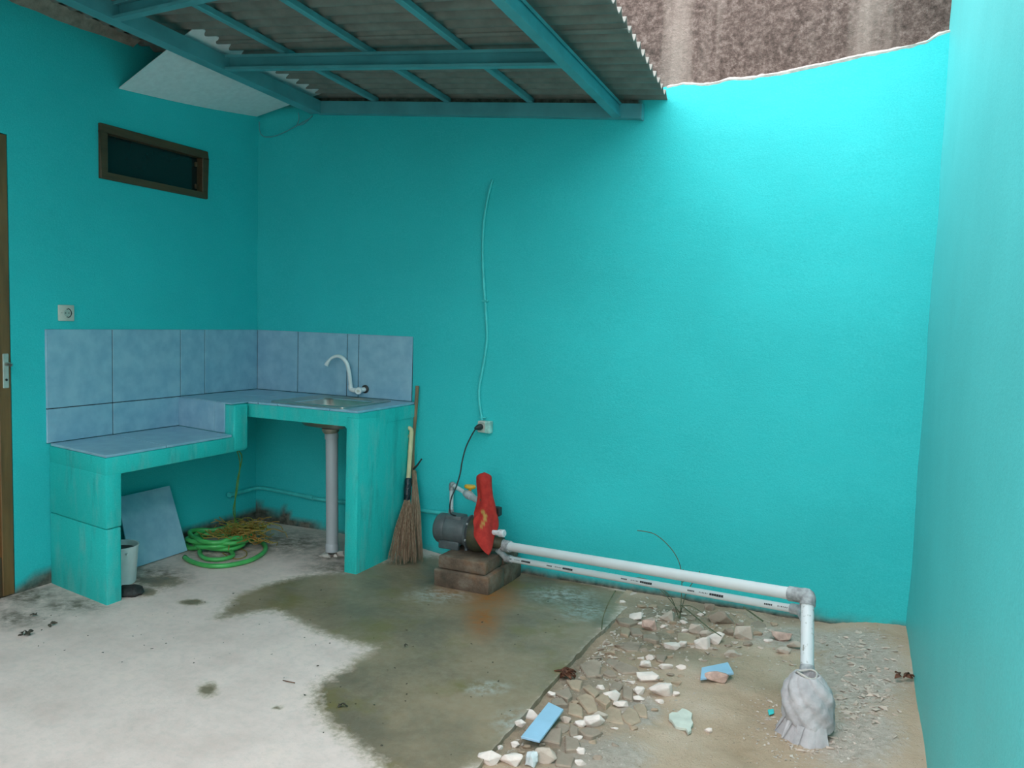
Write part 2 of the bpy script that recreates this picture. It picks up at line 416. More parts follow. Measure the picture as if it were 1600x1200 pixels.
skirt = [[r[-1] for r in rows], [r[-1] + Vector((-.01, 0, -.12)) for r in rows]]
mb.grid(skirt)
bmesh.ops.remove_doubles(mb.bm, verts=mb.bm.verts, dist=1e-5)
fl = struct('floor', mb, 'slab', smooth=40, recalc=True)
if sum(p.normal.z for p in fl.data.polygons) < 0: fl.data.flip_normals()
set_attr(fl, 'wet', lambda p: max(ss(-.16, .16, wet_f(p.x, p.y)), max(b(p.x, p.y) for b in damp_b) * .9))
set_attr(fl, 'rust', lambda p: max(b(p.x, p.y) for b in rust_b) * 1.3)
set_attr(fl, 'pale', lambda p: min(1, max(b(p.x, p.y) for b in pale_b) * 1.2))
set_attr(fl, 'grime', lambda p: min(1, max(b(p.x, p.y) for b in grime_b) * 1.2))
mb = MB()
V = mb.grid([[Vector((x, y, dirt_z(x, y))) for x in [2.62 + i * .02 for i in range(72)]] for y in [-4.6 + i * .0225 for i in range(206)]])
gd = struct('floor.001', mb, 'dirt', smooth=60)
if sum(p.normal.z for p in gd.data.polygons) < 0: gd.data.flip_normals()
gd['label'] = 'strip of bare rubble-strewn earth beside the slab'
grey_b = [blob(1340, 1050, 130, 95), blob(1340, 1150, 120, 70), blob(940, 1185, 130, 55), blob(1000, 1110, 60, 40), blob(1250, 1000, 160, 30), blob(1330, 1000, 90, 30)]
damp_d = [blob(900, 1060, 130, 110), blob(1050, 960, 170, 40), blob(850, 1160, 110, 60), blob(1230, 960, 90, 24), blob(1040, 1000, 150, 40)]
set_attr(gd, 'grey', lambda p: min(1, max(b(p.x, p.y) for b in grey_b) * 1.25))
set_attr(gd, 'damp', lambda p: min(1, max(b(p.x, p.y) for b in damp_d) * 1.1))

# ------------------------------------------------------------------ SETTING: walls
TOP = [(2.45, 2.60), (2.62, 2.655), (2.715, 2.669), (2.80, 2.678), (2.90, 2.664), (2.957, 2.668), (3.03, 2.680), (3.10, 2.676), (3.162, 2.678), (3.19, 2.684), (3.28, 2.688), (3.402, 2.706), (3.50, 2.716), (3.631, 2.735), (3.76, 2.746),
       (3.86, 2.762), (3.93, 2.772), (3.97, 2.80), (4.02, 2.812)]
def top_z(x):
    if x < 2.62: return zb(x, 0) + .160
    for (a, b), (c, d) in zip(TOP, TOP[1:]):
        if a <= x <= c: return b + (d - b) * (x - a) / (c - a)
    return TOP[-1][1]
mb = MB()
xs = [-.12 + i * .04 for i in range(105)]
rows = []
zr = [-.25 + i * .04 for i in range(66)]
for k in range(78):
    row = []
    for x in xs:
        zz = zr[k] if k < 66 else zr[-1] + (top_z(x) - zr[-1]) * (k - 65) / 12
        row.append(Vector((x, noise.noise((x * 2.5, zz * 2.5, 4)) * .006 + noise.noise((x * 9, zz * 9, 1)) * .0015, zz)))
    rows.append(row)
mb.grid(rows)
tr = rows[-1]; mb.grid([tr, [p + Vector((0, .12, .0)) for p in tr], [Vector((p.x, .12, -.25)) for p in tr]])
bmesh.ops.remove_doubles(mb.bm, verts=mb.bm.verts, dist=1e-5)
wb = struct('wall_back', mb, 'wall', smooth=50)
def stain_shade_back(p):
    x, z = p.x, p.z
    if p.y > .06: return 0
    prof = [(-.2, .02), (0.0, .115), (.05, .10), (.14, .075), (.19, .06), (.25, .115), (.29, .07), (.34, .035), (.45, .045), (.55, .02), (.7, .015), (1.15, .0), (1.4, -.02), (2.4, -.04), (2.6, -.02), (3.0, -.03), (3.9, -.02), (4.1, .01)]
    for (a, b), (c, d) in zip(prof, prof[1:]):
        if a <= x <= c: lim = b + (d - b) * (x - a) / (c - a); break
    else: lim = 0
    lim += noise.noise((x * 14, 0, 0)) * .012 + (noise.noise((x * 9, 4, 0)) * .035 if x > 1.9 else 0) * (1 - ss(3.3, 3.7, x))
    if x < 2.58 and z > zb(x, 0) + .055: return 1  # shadow gap above the wall beam, painted dark through the mask
    return ss(.02, -.015, z - lim)
set_attr(wb, 'stain_shade', stain_shade_back)
# pale unpainted plaster lip along the broken top of the wall
mb = MB(); lp = [(x, z) for x, z in TOP if x > 2.66]; fine = []
for (a, b), (c, d) in zip(lp, lp[1:]):
    for i in range(5): t = i / 5; fine.append((a + (c - a) * t, b + (d - b) * t))
fine.append(lp[-1])
f_, b_, l_ = [], [], []
for x, z in fine:
    h = .011 + .010 * noise.noise((x * 11, 0, 2)) + .005 * noise.noise((x * 40, 0, 2))
    f_.append(Vector((x, -.004 - .004 * noise.noise((x * 25, 3, 2)), z - .002))); b_.append(Vector((x, .03, z + max(.003, h) + .004))); l_.append(Vector((x, .125, z + .004)))
mb.grid([[p + Vector((0, .006, -.012)) for p in f_], f_, b_, l_])
struct('trim_1', mb, 'lip', smooth=60)
# neighbour's weathered wall rising behind
mb = MB(); mb.grid([[Vector((x * .1 - 1.0, .16 + noise.noise((x * .5, z * .5, 0)) * .012 + noise.noise((x * 1.7, z * 1.7, 5)) * .008, 2.2 + z * .1)) for x in range(64)] for z in range(21)])
mb.box(-1.0, 5.3, .20, .34, 2.2, 4.2)
struct('wall_outer', mb, 'neighbour', smooth=60)
# right wall
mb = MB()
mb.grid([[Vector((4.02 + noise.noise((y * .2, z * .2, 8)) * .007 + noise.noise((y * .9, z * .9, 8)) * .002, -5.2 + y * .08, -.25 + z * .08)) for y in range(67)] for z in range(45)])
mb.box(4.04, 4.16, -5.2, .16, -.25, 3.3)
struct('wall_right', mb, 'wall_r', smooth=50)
# unseen dark wall added behind the camera to block frontal light
mb = MB(); mb.box(-.12, 2.45, -5.3, -5.2, -.25, 3.3)
struct('wall_front_blocker', mb, 'front', smooth=50)
# left wall with the openings of the door and the high window
D0, D1, DZ = -2.62, -1.705, 2.215; W0, W1, WZ0, WZ1 = -1.213, -.459, 2.097, 2.383
mb = MB()
ycuts = sorted(set([round(-5.2 + i * .1, 3) for i in range(53)] + [D0, D1, W0, W1, 0.0])); zcuts = sorted(set([round(-.1 + i * .1, 3) for i in range(32)] + [DZ, WZ0, WZ1, .05, .15]))
yv = [y for y in ycuts]; 
vs = {}
def lv(y, z):
    k = (y, z)
    if k not in vs:
        e = 0 if (D0 - .02 < y < D1 + .02 or W0 - .02 < y < W1 + .02) else noise.noise((y * 2, z * 2, 6)) * .004
        vs[k] = mb.bm.verts.new((e, y, z))
    return vs[k]
for a, b in zip(ycuts, ycuts[1:]):
    for c, d in zip(zcuts, zcuts[1:]):
        ym, zm = (a + b) / 2, (c + d) / 2
        if (D0 < ym < D1 and zm < DZ) or (W0 < ym < W1 and WZ0 < zm < WZ1): continue
        mb.bm.faces.new((lv(a, c), lv(b, c), lv(b, d), lv(a, d)))
for y0, y1, z0, z1 in ((D0, D1, -.1, DZ), (W0, W1, WZ0, WZ1)):       # reveals
    q = [(y0, z0), (y1, z0), (y1, z1), (y0, z1)]
    for (a, b), (c, d) in zip(q, q[1:] + q[:1]): mb.poly([(0, a, b), (0, c, d), (-.13, c, d), (-.13, a, b)])
wl = struct('wall_left', mb, 'wall', smooth=50)
set_attr(wl, 'stain_shade', lambda p: 1.0 * ss(.02, -.02, p.z - (.035 + .035 * ss(-1.7, -1.55, p.y) + noise.noise((p.y * 12, 0, 0)) * .015)))
mb = MB(); mb.box(-1.4, -1.3, -5.2, .2, -.1, 3.0).box(-1.4, -.0, .10, .2, -.1, 3.0).box(-1.4, -.0, -5.2, -5.1, -.1, 3.0).box(-1.4, 0, -5.2, .2, 2.96, 3.0).box(-1.4, -.0, -5.2, .2, -.14, -.1)
struct('wall_inner', mb, 'concrete_raw')
# mortar bead under the roof along the left wall
mb = MB(); P = []
for i in range(105):
    y = -5.15 + i * .04; z = zb(0, y) + .085
    n1 = noise.noise((y * 7, 0, 1)) * .012; tp = .05 + .95 * ss(-.98, -1.45, y)
    P.append([Vector((-.005, y, z + (-.030 + n1) * tp)), Vector((.014 * tp + n1 * .5 * tp, y, z + (-.022 + n1) * tp)), Vector(((.035 + n1) * tp, y, z)), Vector((.06, y, z + .03)), Vector((-.005, y, z + .05))])
mb.grid(P); struct('trim_2', mb, 'concrete_raw', smooth=60)

# high window: dark timber frame, glass, clips
fr = MB(); fw = .046
fr.box(-.09, .018, W0, W1, WZ1 - fw, WZ1).box(-.09, .018, W0, W1, WZ0, WZ0 + fw * .8).box(-.09, .018, W0, W0 + fw, WZ0 + fw * .8, WZ1 - fw).box(-.09, .018, W1 - fw, W1, WZ0 + fw * .8, WZ1 - fw)
wf = bpy.data.objects.new('window_1', None); COL.objects.link(wf); wf.location = (0, W0, WZ0); wf['kind'] = 'structure'; wf['label'] = 'small high window in a dark timber frame'
obj('window_frame', fr.bevel(.004, 1), 'wood_dark', wf)
obj('pane', MB().box(-.034, -.028, W0 + fw - .01, W1 - fw + .01, WZ0 + .03, WZ1 - fw + .01), 'pane', wf)
for z in (WZ0 + .07, WZ1 - .085): obj('clip', MB().box(-.029, -.012, W1 - fw - .022, W1 - fw - .006, z - .014, z + .014).bevel(.003, 1), 'wood_dark', wf)
# door at the left edge
dr = bpy.data.objects.new('door_1', None); COL.objects.link(dr); dr.location = (-.02, D1, 0); dr['kind'] = 'structure'; dr['label'] = 'brown wooden door with a metal lock plate and lever'
lf = MB(); sw = .062
lf.box(-.05, .004, D1 - sw, D1 - .004, 0.005, DZ - .004).box(-.05, .004, D0 + .004, D0 + sw + .06, .005, DZ - .004)
obj('stile', lf.bevel(.003, 1), 'wood', dr)
obj('rail', MB().box(-.05, .002, D0 + .12, D1 - sw, 1.98, DZ - .004).box(-.05, .002, D0 + .12, D1 - sw, .005, .2).box(-.05, .002, D0 + .12, D1 - sw, .98, 1.12).bevel(.003, 1), 'wood_panel', dr)
obj('door_panel', MB().box(-.04, -.018, D0 + .12, D1 - sw, .18, 2.0), 'wood_panel', dr)
lp_ = obj('lock_plate', MB().box(.004, .010, D1 - .046, D1 - .016, 1.02, 1.185).bevel(.003, 1), 'plate', dr)
obj('door_handle', MB().tube([(.008, D1 - .030, 1.135), (.045, D1 - .030, 1.135)], .009, 12).tube(spline([(.040, D1 - .030, 1.135), (.052, D1 - .036, 1.135), (.058, D1 - .040, 1.134), (.060, D1 - .046, 1.133)], 5), .008, 10), 'metal', dr, 50, label='bright metal lever')
obj('keyhole', MB().lathe([(.006, 0), (.006, .004)], (.009, D1 - .031, 1.06), (1, 0, 0), 12), 'dark', dr)

# ------------------------------------------------------------------ backsplash tiles on the walls
T_, C_, D_ = .4751, .1929, .388
YC = -T_ - C_; ZC, ZL, ZT = .9005, .7251, 1.3005; g = .0024
M['grout'] = mat('dark_grout', (.030, .045, .060), .9, .2, 20, .2)
obj('grout', MB().box(-.004, .0062, YC - T_ - D_ + .003, -.002, ZC, ZT - .002).box(-.004, .0062, YC - T_ - D_ + .003, YC, ZL, ZC), 'grout', wl)
obj('grout', MB().box(.0, 1.2165, -.0062, .004, ZC, ZT - .002), 'grout', wb)
def wall_tile(parent, x0, x1, y0, y1, z0, z1, name='tile'):
    return obj(name, MB().box(x0, x1, y0, y1, z0, z1).bevel(.0016, 1), 'tile', parent)
for a, b in ((-T_, 0), (YC, -T_), (YC - T_, YC), (YC - T_ - D_, YC - T_)):
    wall_tile(wl, -.004, .009, a + g, b - g, ZC + g, ZT)
for a, b in ((YC - T_, YC), (YC - T_ - D_, YC - T_)):
    wall_tile(wl, -.004, .009, a + g, b - g, ZL + g, ZC - g)
for a, b in ((.010, .3478), (.3478, .7356), (.7356, .8229), (.8229, 1.2187)):
    wall_tile(wb, a + g, b - g, -.009, .006, ZC + g, ZT)

# ------------------------------------------------------------------ masonry counter
kc = thing('kitchen_counter', 'turquoise painted masonry counter with a low tiled end and a raised sink end', 'counter', (0.0, -.8, 0))
XF = .514; XS = 1.262; YS = -.631
mb = MB(); mb.prism([(0.0, -1.515, -.01), (XF, -1.607, -.01), (XF, -1.521, -.01), (0.0, -1.43, -.01)], (0, 0, .378)); 
obj('support_wall', mb.bevel(.008, 2).rough(.003, 5), 'counter', kc, 40)
mb = MB(); mb.prism([(0.0, -1.515, .371), (XF + .002, -1.609, .371), (XF + .002, -1.521, .371), (0.0, -1.43, .371)], (0, 0, .26))
obj('support_wall.001', mb.bevel(.006, 2).rough(.003, 5), 'counter', kc, 40)
mb = MB(); mb.prism([(0.0, -1.515, .624), (XF, -1.607, .624), (XF, -.667, .624), (0.0, -.60, .624)], (0, 0, .088))
obj('low_slab', mb.bevel(.009, 2).rough(.002, 5), 'counter', kc, 40)
mb = MB(); mb.prism([(.0, -.672, .630), (XF + .002, -.768, .630), (XF + .002, -.655, .630), (.0, -.56, .630)], (0, 0, .262))
obj('step_block', mb.bevel(.012, 3).rough(.003, 5), 'counter', kc, 40)
# sink slab with a hole for the basin
SX0, SX1, SY0, SY1 = .70, 1.06, -.50, -.16
mb = MB()
for x0, x1, y0, y1 in ((.0, SX0, YS, -.002), (SX1, XS, YS, -.002), (SX0, SX1, YS, SY0), (SX0, SX1, SY1, -.002)): mb.box(x0, x1, y0, y1, .812, .888)
bmesh.ops.remove_doubles(mb.bm, verts=mb.bm.verts, dist=1e-5)
obj('sink_slab', mb, 'counter', kc)
mb = MB(); mb.prism([(1.185, -.640, -.02), (XS + .004, -.640, -.02), (XS - .006, -.002, -.06), (1.185, -.002, -.06)], (0, 0, .835 + .05))
obj('support_wall.002', mb.bevel(.007, 2).rough(.0035, 4), 'counter', kc, 40)
# inner haunch where the slab meets the leg
mb = MB(); arc = [(1.19, .79), (1.19, .815), (1.165, .815)]; mb.prism([(x, YS + .002, z) for x, z in arc], (0, .6, 0)); obj('haunch', mb, 'counter', kc)
# tiled tops
def tile_poly(pts, h=.012):
    return obj('tile', (lambda m: (m.prism(pts, (0, 0, h)), m)[1])(MB()).bevel(.0015, 1), 'tile', kc)
def y_end(x): return -1.515 - x * .179
def y_riser(x): return -.672 - x * .187
xq = XF - .004
ym = YC - T_
tile_poly([(.010, y_end(.01) + .004, .7125), (xq, y_end(xq) + .004, .7125), (xq, ym - g - .10, .7125), (.010, ym - g, .7125)], .0126)
tile_poly([(.010, ym + g, .7125), (xq, ym - .10 + g, .7125), (xq, y_riser(xq) - .012, .7125), (.010, y_riser(.01) - .012, .7125)], .0126)
def top_tile(x0, x1, y0, y1): tile_poly([(x0 + g, y0 + g, .8885), (x1 - g, y0 + g, .8885), (x1 - g, y1 - g, .8885), (x0 + g, y1 - g, .8885)])
tile_poly([(.010, y_riser(.01) + .002, .8925), (.346, y_riser(.346) + .002, .8925), (.346, -.34, .8925), (.010, -.34, .8925)], .008)
tile_poly([(.350, y_riser(.35) + .002, .8925), (XF - .03, y_riser(.48) + .002, .8925), (XF - .03, YS + .012, .8925), (XF - .03, -.34, .8925), (.350, -.34, .8925)], .008)
top_tile(.010, .348, -.338, -.010); top_tile(.348, .56, -.338, -.010); top_tile(XF - .03, .56, YS + .004, -.338)
top_tile(.56, SX0 - .0, YS + .004, -.010); top_tile(SX1, XS - .012, YS + .004, -.010); top_tile(SX0, SX1, YS + .004, SY0); top_tile(SX0, SX1, SY1, -.010)
for x0, x1 in ((.010, .344), (.348, XF - .075)):
    a, b = Vector((x0, y_riser(x0), .7265)), Vector((x1, y_riser(x1), .7265)); n_ = Vector((-.18, -.98, 0)).normalized() * .010
    mb = MB(); mb.prism([a, b, b + n_, a + n_], (0, 0, .170)); obj('tile', mb.bevel(.0015, 1), 'tile', kc)

# ------------------------------------------------------------------ sink, faucet, waste pipe
sk = thing('kitchen_sink', 'stainless steel drop-in sink set in the blue tiled counter', 'sink', (.88, -.33, .9))
def rrect(x0, x1, y0, y1, r, z, n=5):
    out = []
    for cx, cy, a0 in ((x1 - r, y1 - r, 0), (x0 + r, y1 - r, 90), (x0 + r, y0 + r, 180), (x1 - r, y0 + r, 270)):
        for k in range(n + 1):
            a = math.radians(a0 + 90 * k / n); out.append(Vector((cx + r * math.cos(a), cy + r * math.sin(a), z)))
    return out
def loops(mb, L, close=True):
    V = [[mb.bm.verts.new(p) for p in l] for l in L]; n = len(V[0])
    for a, b in zip(V, V[1:]):
        for k in range(n): mb.bm.faces.new((a[k], a[(k + 1) % n], b[(k + 1) % n], b[k]))
    return V
mb = MB(); rx0, rx1, ry0, ry1 = .605, 1.130, -.585, -.085; zt = .9015
V = loops(mb, [rrect(rx0, rx1, ry0, ry1, .03, zt), rrect(rx0, rx1, ry0, ry1, .03, zt + .006), rrect(rx0 + .008, rx1 - .008, ry0 + .008, ry1 - .008, .026, zt + .009), rrect(rx0 + .022, rx1 - .022, ry0 + .022, ry1 - .022, .02, zt + .006), rrect(SX0 - .05, SX1 + .05, SY0 - .05, SY1 + .05, .05, zt + .003), rrect(SX0 - .01, SX1 + .01, SY0 - .01, SY1 + .01, .06, zt + .002)])
obj('rim', mb, 'steel', sk, 50)
mb = MB(); L = [rrect(SX0 - .01, SX1 + .01, SY0 - .01, SY1 + .01, .06, zt + .002), rrect(SX0 + .004, SX1 - .004, SY0 + .004, SY1 - .004, .055, zt - .012), rrect(SX0 + .012, SX1 - .012, SY0 + .012, SY1 - .012, .06, .80), rrect(SX0 + .03, SX1 - .03, SY0 + .03, SY1 - .03, .07, .765), rrect(SX0 + .08, SX1 - .08, SY0 + .08, SY1 - .08, .06, .752)]
V = loops(mb, L); mb.bm.faces.new(V[-1]); obj('basin', mb, 'steel', sk, 50)
obj('drain', MB().lathe([(.040, 0), (.038, .006), (.026, .005), (.02, .001)], (.88, -.34, .753), (0, 0, 1), 24), 'steel', sk, 40)
obj('drain_body', MB().lathe([(.038, 0), (.05, .018), (.05, .03)], (.905, -.40, .722), (0, 0, 1), 20), 'steel_dull', sk, 40)

fc = thing('faucet', 'white plastic gooseneck tap mounted on the blue tiled splashback', 'tap', (.86, -.009, .93))
obj('wall_flange', MB().lathe([(.026, 0), (.026, .006), (.018, .012)], (.880, -.0095, .957), (0, -1, 0), 20), 'dark', fc, 40)
obj('tap_body', MB().tube(spline([(.880, -.014, .955), (.868, -.05, .953), (.835, -.068, .951), (.812, -.070, .958), (.806, -.066, .980)], 5), .0145, 16), 'whiteplastic', fc, 50)
kn = MB().lathe([(.014, 0), (.0215, .004), (.0225, .028), (.019, .034)], (.864, -.058, .951), (.45, -.9, -.05), 12); obj('knob', kn, 'whiteplastic', fc, 30)
obj('knob_cap', MB().lathe([(.009, 0), (.008, .002)], (.8795, -.089, .949), (.45, -.9, -.05), 14), 'socket', fc, 40)
sp = spline([(.806, -.064, .965), (.804, -.066, 1.00), (.797, -.070, 1.06), (.782, -.074, 1.115), (.752, -.080, 1.150), (.718, -.086, 1.160), (.682, -.092, 1.147), (.656, -.096, 1.122), (.643, -.099, 1.098)], 6)
nr = len(sp); obj('spout', MB().tube(sp, [.0125 if i < nr * .45 else .0125 - .0035 * min(1, (i / nr - .45) / .3) + (.006 * max(0, (i / nr - .8) / .2)) for i in range(nr)], 14), 'whiteplastic', fc, 50)

wp = thing('waste_pipe', 'grey plastic waste pipe standing upright under the sink', 'pipe', (.925, -.41, 0))
obj('pipe', MB().lathe([(.036, 0), (.036, .70), (.034, .70)], (.93, -.40, .025), (-.022, 0, 1), 24), 'pvcgrey', wp, 40)
obj('collar', MB().lathe([(.039, 0), (.039, .045), (.036, .05)], (.929, -.40, .018), (-.022, 0, 1), 24), 'pvcgrey', wp, 40)
obj('cap_ring', MB().lathe([(.039, 0), (.040, .006), (.040, .03), (.037, .036)], (.913, -.40, .690), (-.022, 0, 1), 24), 'pvcgrey', wp, 40)
mb = MB()
for k in range(9):
    a = k * .7; c = Vector((.93 + .05 * math.cos(a), -.40 + .05 * math.sin(a), 0)); mb.hull([c + Vector((random.gauss(0, .016), random.gauss(0, .016), random.uniform(-.01, .022))) for _ in range(9)])
obj('cement_collar', mb, 'lip', wp)

# ------------------------------------------------------------------ painted water pipe round the wall foot
pp = thing('painted_water_pipe', 'thin turquoise painted water pipe running low along the wall behind the counter', 'pipe', (.5, -.03, .2))
obj('pipe', MB().tube(spline([(.022, -.26, .224), (.023, -.12, .226), (.030, -.06, .229), (.060, -.030, .232), (.12, -.026, .232), (.35, -.025, .222), (.557, -.024, .213), (.9, -.024, .222), (1.303, -.024, .233), (1.512, -.024, .239)], 6), .0125, 10), 'pipepaint', pp, 60)
obj('end_elbow', MB().tube([(.002, -.262, .224), (.026, -.262, .224)], .016, 12).tube([(.022, -.275, .224), (.022, -.235, .224)], .0155, 12), 'pipepaint', pp, 60)
obj('coupling', MB().tube([(.44, -.025, .218), (.50, -.025, .2155)], .0155, 12), 'pipepaint', pp, 60)

# ------------------------------------------------------------------ things under the counter
mb = MB(); a, b = Vector((.168, -1.172, .004)), Vector((.168, -.778, .004)); n_ = Vector((-.128, 0, .376)); nn = Vector((.376, 0, .128)).normalized()
mb.prism([a, b, b + n_ + Vector((0, -.012, 0)), a + n_ + Vector((0, .02, 0))], nn * .009)
tag(obj('loose_tile', mb.bevel(.0012, 1), 'tile'), 'loose blue tile leaning on the wall under the low counter', 'tile')
bk = thing('bucket', 'white plastic bucket half hidden behind the counter leg', 'bucket', (.285, -1.365, 0))
bc = (.283, -1.345, 0)
obj('body', MB().lathe([(.078, .0), (.082, .004), (.094, .19), (.098, .192), (.098, .200), (.092, .200), (.090, .19), (.078, .008)], bc, seg=28, cap=True), 'bucket', bk, 40)
obj('contents', MB().lathe([(.001, .17), (.09, .172)], bc, seg=24, cap=False), 'dark', bk, label='dark contents just below the rim')
obj('lug', MB().tube([Vector(bc) + Vector((.094, -.03, .172)), Vector(bc) + Vector((.110, -.034, .172))], .008, 10), 'bucket', bk, 40)
mb = MB(); c = G(204, 929)
mb.lathe([(.001, .0), (.05, .0), (.058, .014), (.046, .034), (.02, .044), (.001, .045)], c, seg=18, cap=False, fn=lambda q, a, r, h: q + Vector(noise.noise_vector(q * 28)) * .012 + Vector((math.cos(a) * .2 * r, 0, 0)))
tag(obj('wet_rag', mb, 'blackrag', smooth=70), 'dark wet rag bunched on the floor below the white bucket', 'rag')

# hose
hs = thing('garden_hose', 'bright green rubber hose coiled on the floor under the counter', 'hose', (.25, -.62, 0))
coil = []
for k in range(0, 13 * 4 + 1):
    a = k / 13 * 2 * math.pi + 2.0; t = k / 52
    r = .165 + .02 * math.sin(k * 1.7) ; coil.append(Vector((.232 + r * 1.08 * math.cos(a) + .02 * t, -.60 + r * .92 * math.sin(a), .016 + .066 * t + .006 * math.sin(k * 2.3))))
obj('coil', MB().tube(spline(coil, 3), .0135, 10), 'hose', hs, 60)
def gh(u, v): 
    p = G(u, v, .014); return p
lo = [gh(289, 871), gh(298, 877), gh(318, 883), gh(340, 884.5), gh(365, 882), gh(392, 875), gh(411, 864), gh(415, 855), gh(408, 847), gh(395, 843), gh(380, 843), gh(366, 844)]
obj('loose_loop', MB().tube(spline(lo, 6), .0135, 10), 'hose', hs, 60)
lo = [gh(312, 861), gh(313, 867), gh(322, 873), gh(337, 874.5), gh(352, 873), gh(364, 868), gh(360, 861), gh(350, 858)]
obj('loose_loop.001', MB().tube(spline(lo, 6), .0125, 10), 'hose', hs, 60)
e0 = gh(289, 871); e1 = gh(294, 875); obj('hose_mouth', MB().lathe([(.0145, 0), (.0145, .004), (.009, .004), (.009, .0005)], e0 - (e1 - e0).normalized() * .003, (e1 - e0), 12), 'dark', hs)
# raffia tangle
rt = thing('raffia_tangle', 'tangle of yellow brown raffia string lying on the green hose', 'string', (.33, -.47, .02))
mb = MB(); rnd = random.Random(3)
for k in range(110):
    c = Vector((.35 + rnd.gauss(0, .055), -.50 + rnd.gauss(0, .045), .075 + rnd.random() * .03)); P = [c]
    d = Vector((rnd.gauss(0, 1), rnd.gauss(0, 1), 0)).normalized()
    for j in range(6):
        ang = rnd.gauss(0, .9); d = Matrix.Rotation(ang, 3, 'Z') @ d; q = P[-1] + d * .035; q.z = max(.015, min(.125, q.z + rnd.gauss(0, .014)))
        P.append(q)
    mb.tube(spline(P, 3), .0028, 4, False)
obj('tangle', mb, 'raffia', rt, 60)
obj('hanging_strand', MB().tube(spline([(.46, -.69, .628), (.42, -.60, .56), (.335, -.545, .40), (.295, -.52, .25), (.28, -.50, .10)], 6), .004, 6).tube(spline([(.46, -.69, .628), (.405, -.60, .52), (.35, -.56, .35), (.30, -.54, .20), (.30, -.47, .09)], 6), .003, 6), 'strand', rt, 60, label='green strand hanging from the counter')
lo = [gh(348, 862), gh(360, 869), gh(372, 871), gh(384, 867), gh(385, 860), gh(376, 855)]
obj('loose_end', MB().tube(spline([p - Vector((0, 0, .008)) for p in lo], 5), .003, 6), 'raffia', rt, 60)

# ------------------------------------------------------------------ socket on the left wall, conduit and surface box
so = thing('power_socket', 'square cream power socket on the wall above the blue tiles', 'socket', (0, -1.415, 1.345))
obj('face_plate', MB().box(-.001, .012, -1.458, -1.372, 1.343, 1.425).bevel(.004, 2), 'socket', so, 40)
obj('socket_ring', MB().lathe([(.026, 0), (.026, .002), (.0185, .002), (.0175, -.006)], (.0122, -1.415, 1.384), (1, 0, 0), 28, cap=False), 'socket', so, 40)
obj('socket_well', MB().lathe([(.020, 0), (.020, .0016)], (.0121, -1.415, 1.384), (1, 0, 0), 24), 'plate', so, 40)
mb = MB()
for s_ in (-1, 1): mb.lathe([(.003, 0), (.003, .0012)], (.0136, -1.415 + s_ * .009, 1.384), (1, 0, 0), 10)
mb.box(.0136, .0146, -1.419, -1.411, 1.402, 1.406).box(.0136, .0146, -1.419, -1.411, 1.362, 1.366)
for k in range(10):
    a0, a1 = [math.radians(-80 + 16 * j) for j in (k, k + 1)]
    mb.prism([(.0138, -1.415 + r * math.cos(a), 1.384 + r * math.sin(a)) for r, a in ((.0205, a0), (.0255, a0), (.0255, a1), (.0205, a1))], (.0012, 0, 0))
mb.box(.0125, .0131, -1.447, -1.441, 1.3835, 1.3850).box(.0125, .0131, -1.438, -1.42, 1.3835, 1.3850).box(.0125, .0131, -1.389, -1.384, 1.3835, 1.3850)
obj('contacts', mb, 'dark', so)

cd = thing('cable_conduit', 'painted turquoise cable pipe snaking down the back wall to the socket box', 'conduit', (1.70, 0, .83))
pts = [(1.722, -.002, 2.225), (1.708, -.009, 2.17), (1.690, -.010, 2.08), (1.677, -.010, 1.975), (1.674, -.010, 1.84), (1.681, -.010, 1.716), (1.690, -.010, 1.62), (1.700, -.010, 1.529), (1.714, -.010, 1.40), (1.720, -.010, 1.30), (1.706, -.010, 1.18), (1.682, -.010, 1.039), (1.679, -.010, .975), (1.688, -.010, .90), (1.706, -.012, .825)]
obj('conduit', MB().tube(spline(pts, 6), .0085, 10), 'pipepaint', cd, 60)
obj('clip', MB().box(1.684, 1.722, -.022, .002, 1.523, 1.535).bevel(.003, 1), 'pipepaint', cd)
obj('clip.001', MB().box(1.688, 1.728, -.022, .002, .838, .846).bevel(.003, 1), 'pipepaint', cd)
bx = thing('socket_box', 'small surface socket box, half painted turquoise, with a black plug in it', 'socket', (1.73, 0, .757))
obj('box', MB().box(1.690, 1.772, -.042, .002, .756, .824).bevel(.006, 2), 'socket', bx, 40)
obj('painted_side', MB().box(1.738, 1.7745, -.0445, -.004, .7545, .8255).bevel(.005, 2), mat('pale_turquoise_smear', (.30, .55, .50), .5, .3, 30), bx, 40, label='side smeared with turquoise paint')
obj('socket_ring', MB().lathe([(.028, 0), (.027, .004), (.021, .004), (.020, 0)], (1.716, -.042, .792), (0, -1, 0), 24, closed=True), 'plate', bx, 40)

# ------------------------------------------------------------------ brooms
def bristles(mb, top, cen, spread_dir, n, wid, dep, r0=.014, r=.0016, rnd=None, short=.12, back=Vector((0, 1, 0))):
    for k in range(n):
        u = rnd.betavariate(1.5, 1.1) * 2 - 1; v = rnd.uniform(-1, 1)
        a = Vector(top) + spread_dir * r0 * u + back * r0 * v
        b = Vector(cen) + spread_dir * wid * u + back * dep * v + Vector((0, 0, rnd.uniform(0, short)))
        b.z = max(b.z, slab_z(b.x, b.y) + .003)
        m_ = a.lerp(b, .5) + spread_dir * wid * .06 * u + Vector((rnd.gauss(0, .004), rnd.gauss(0, .004), 0))
        mb.tube([a, m_, b], [r, r * .9, r * .5], 4, False)
b1 = thing('broom', 'palm rib broom with a pale bamboo grip and black binding, in front', 'broom', (1.36, -.30, 0))
rnd = random.Random(11)
top = at(636, 780, y=-.15); gp = at(638, 750, y=-.135); g1 = at(642, 690, y=-.095); g2 = at(643, 674, y=-.09)
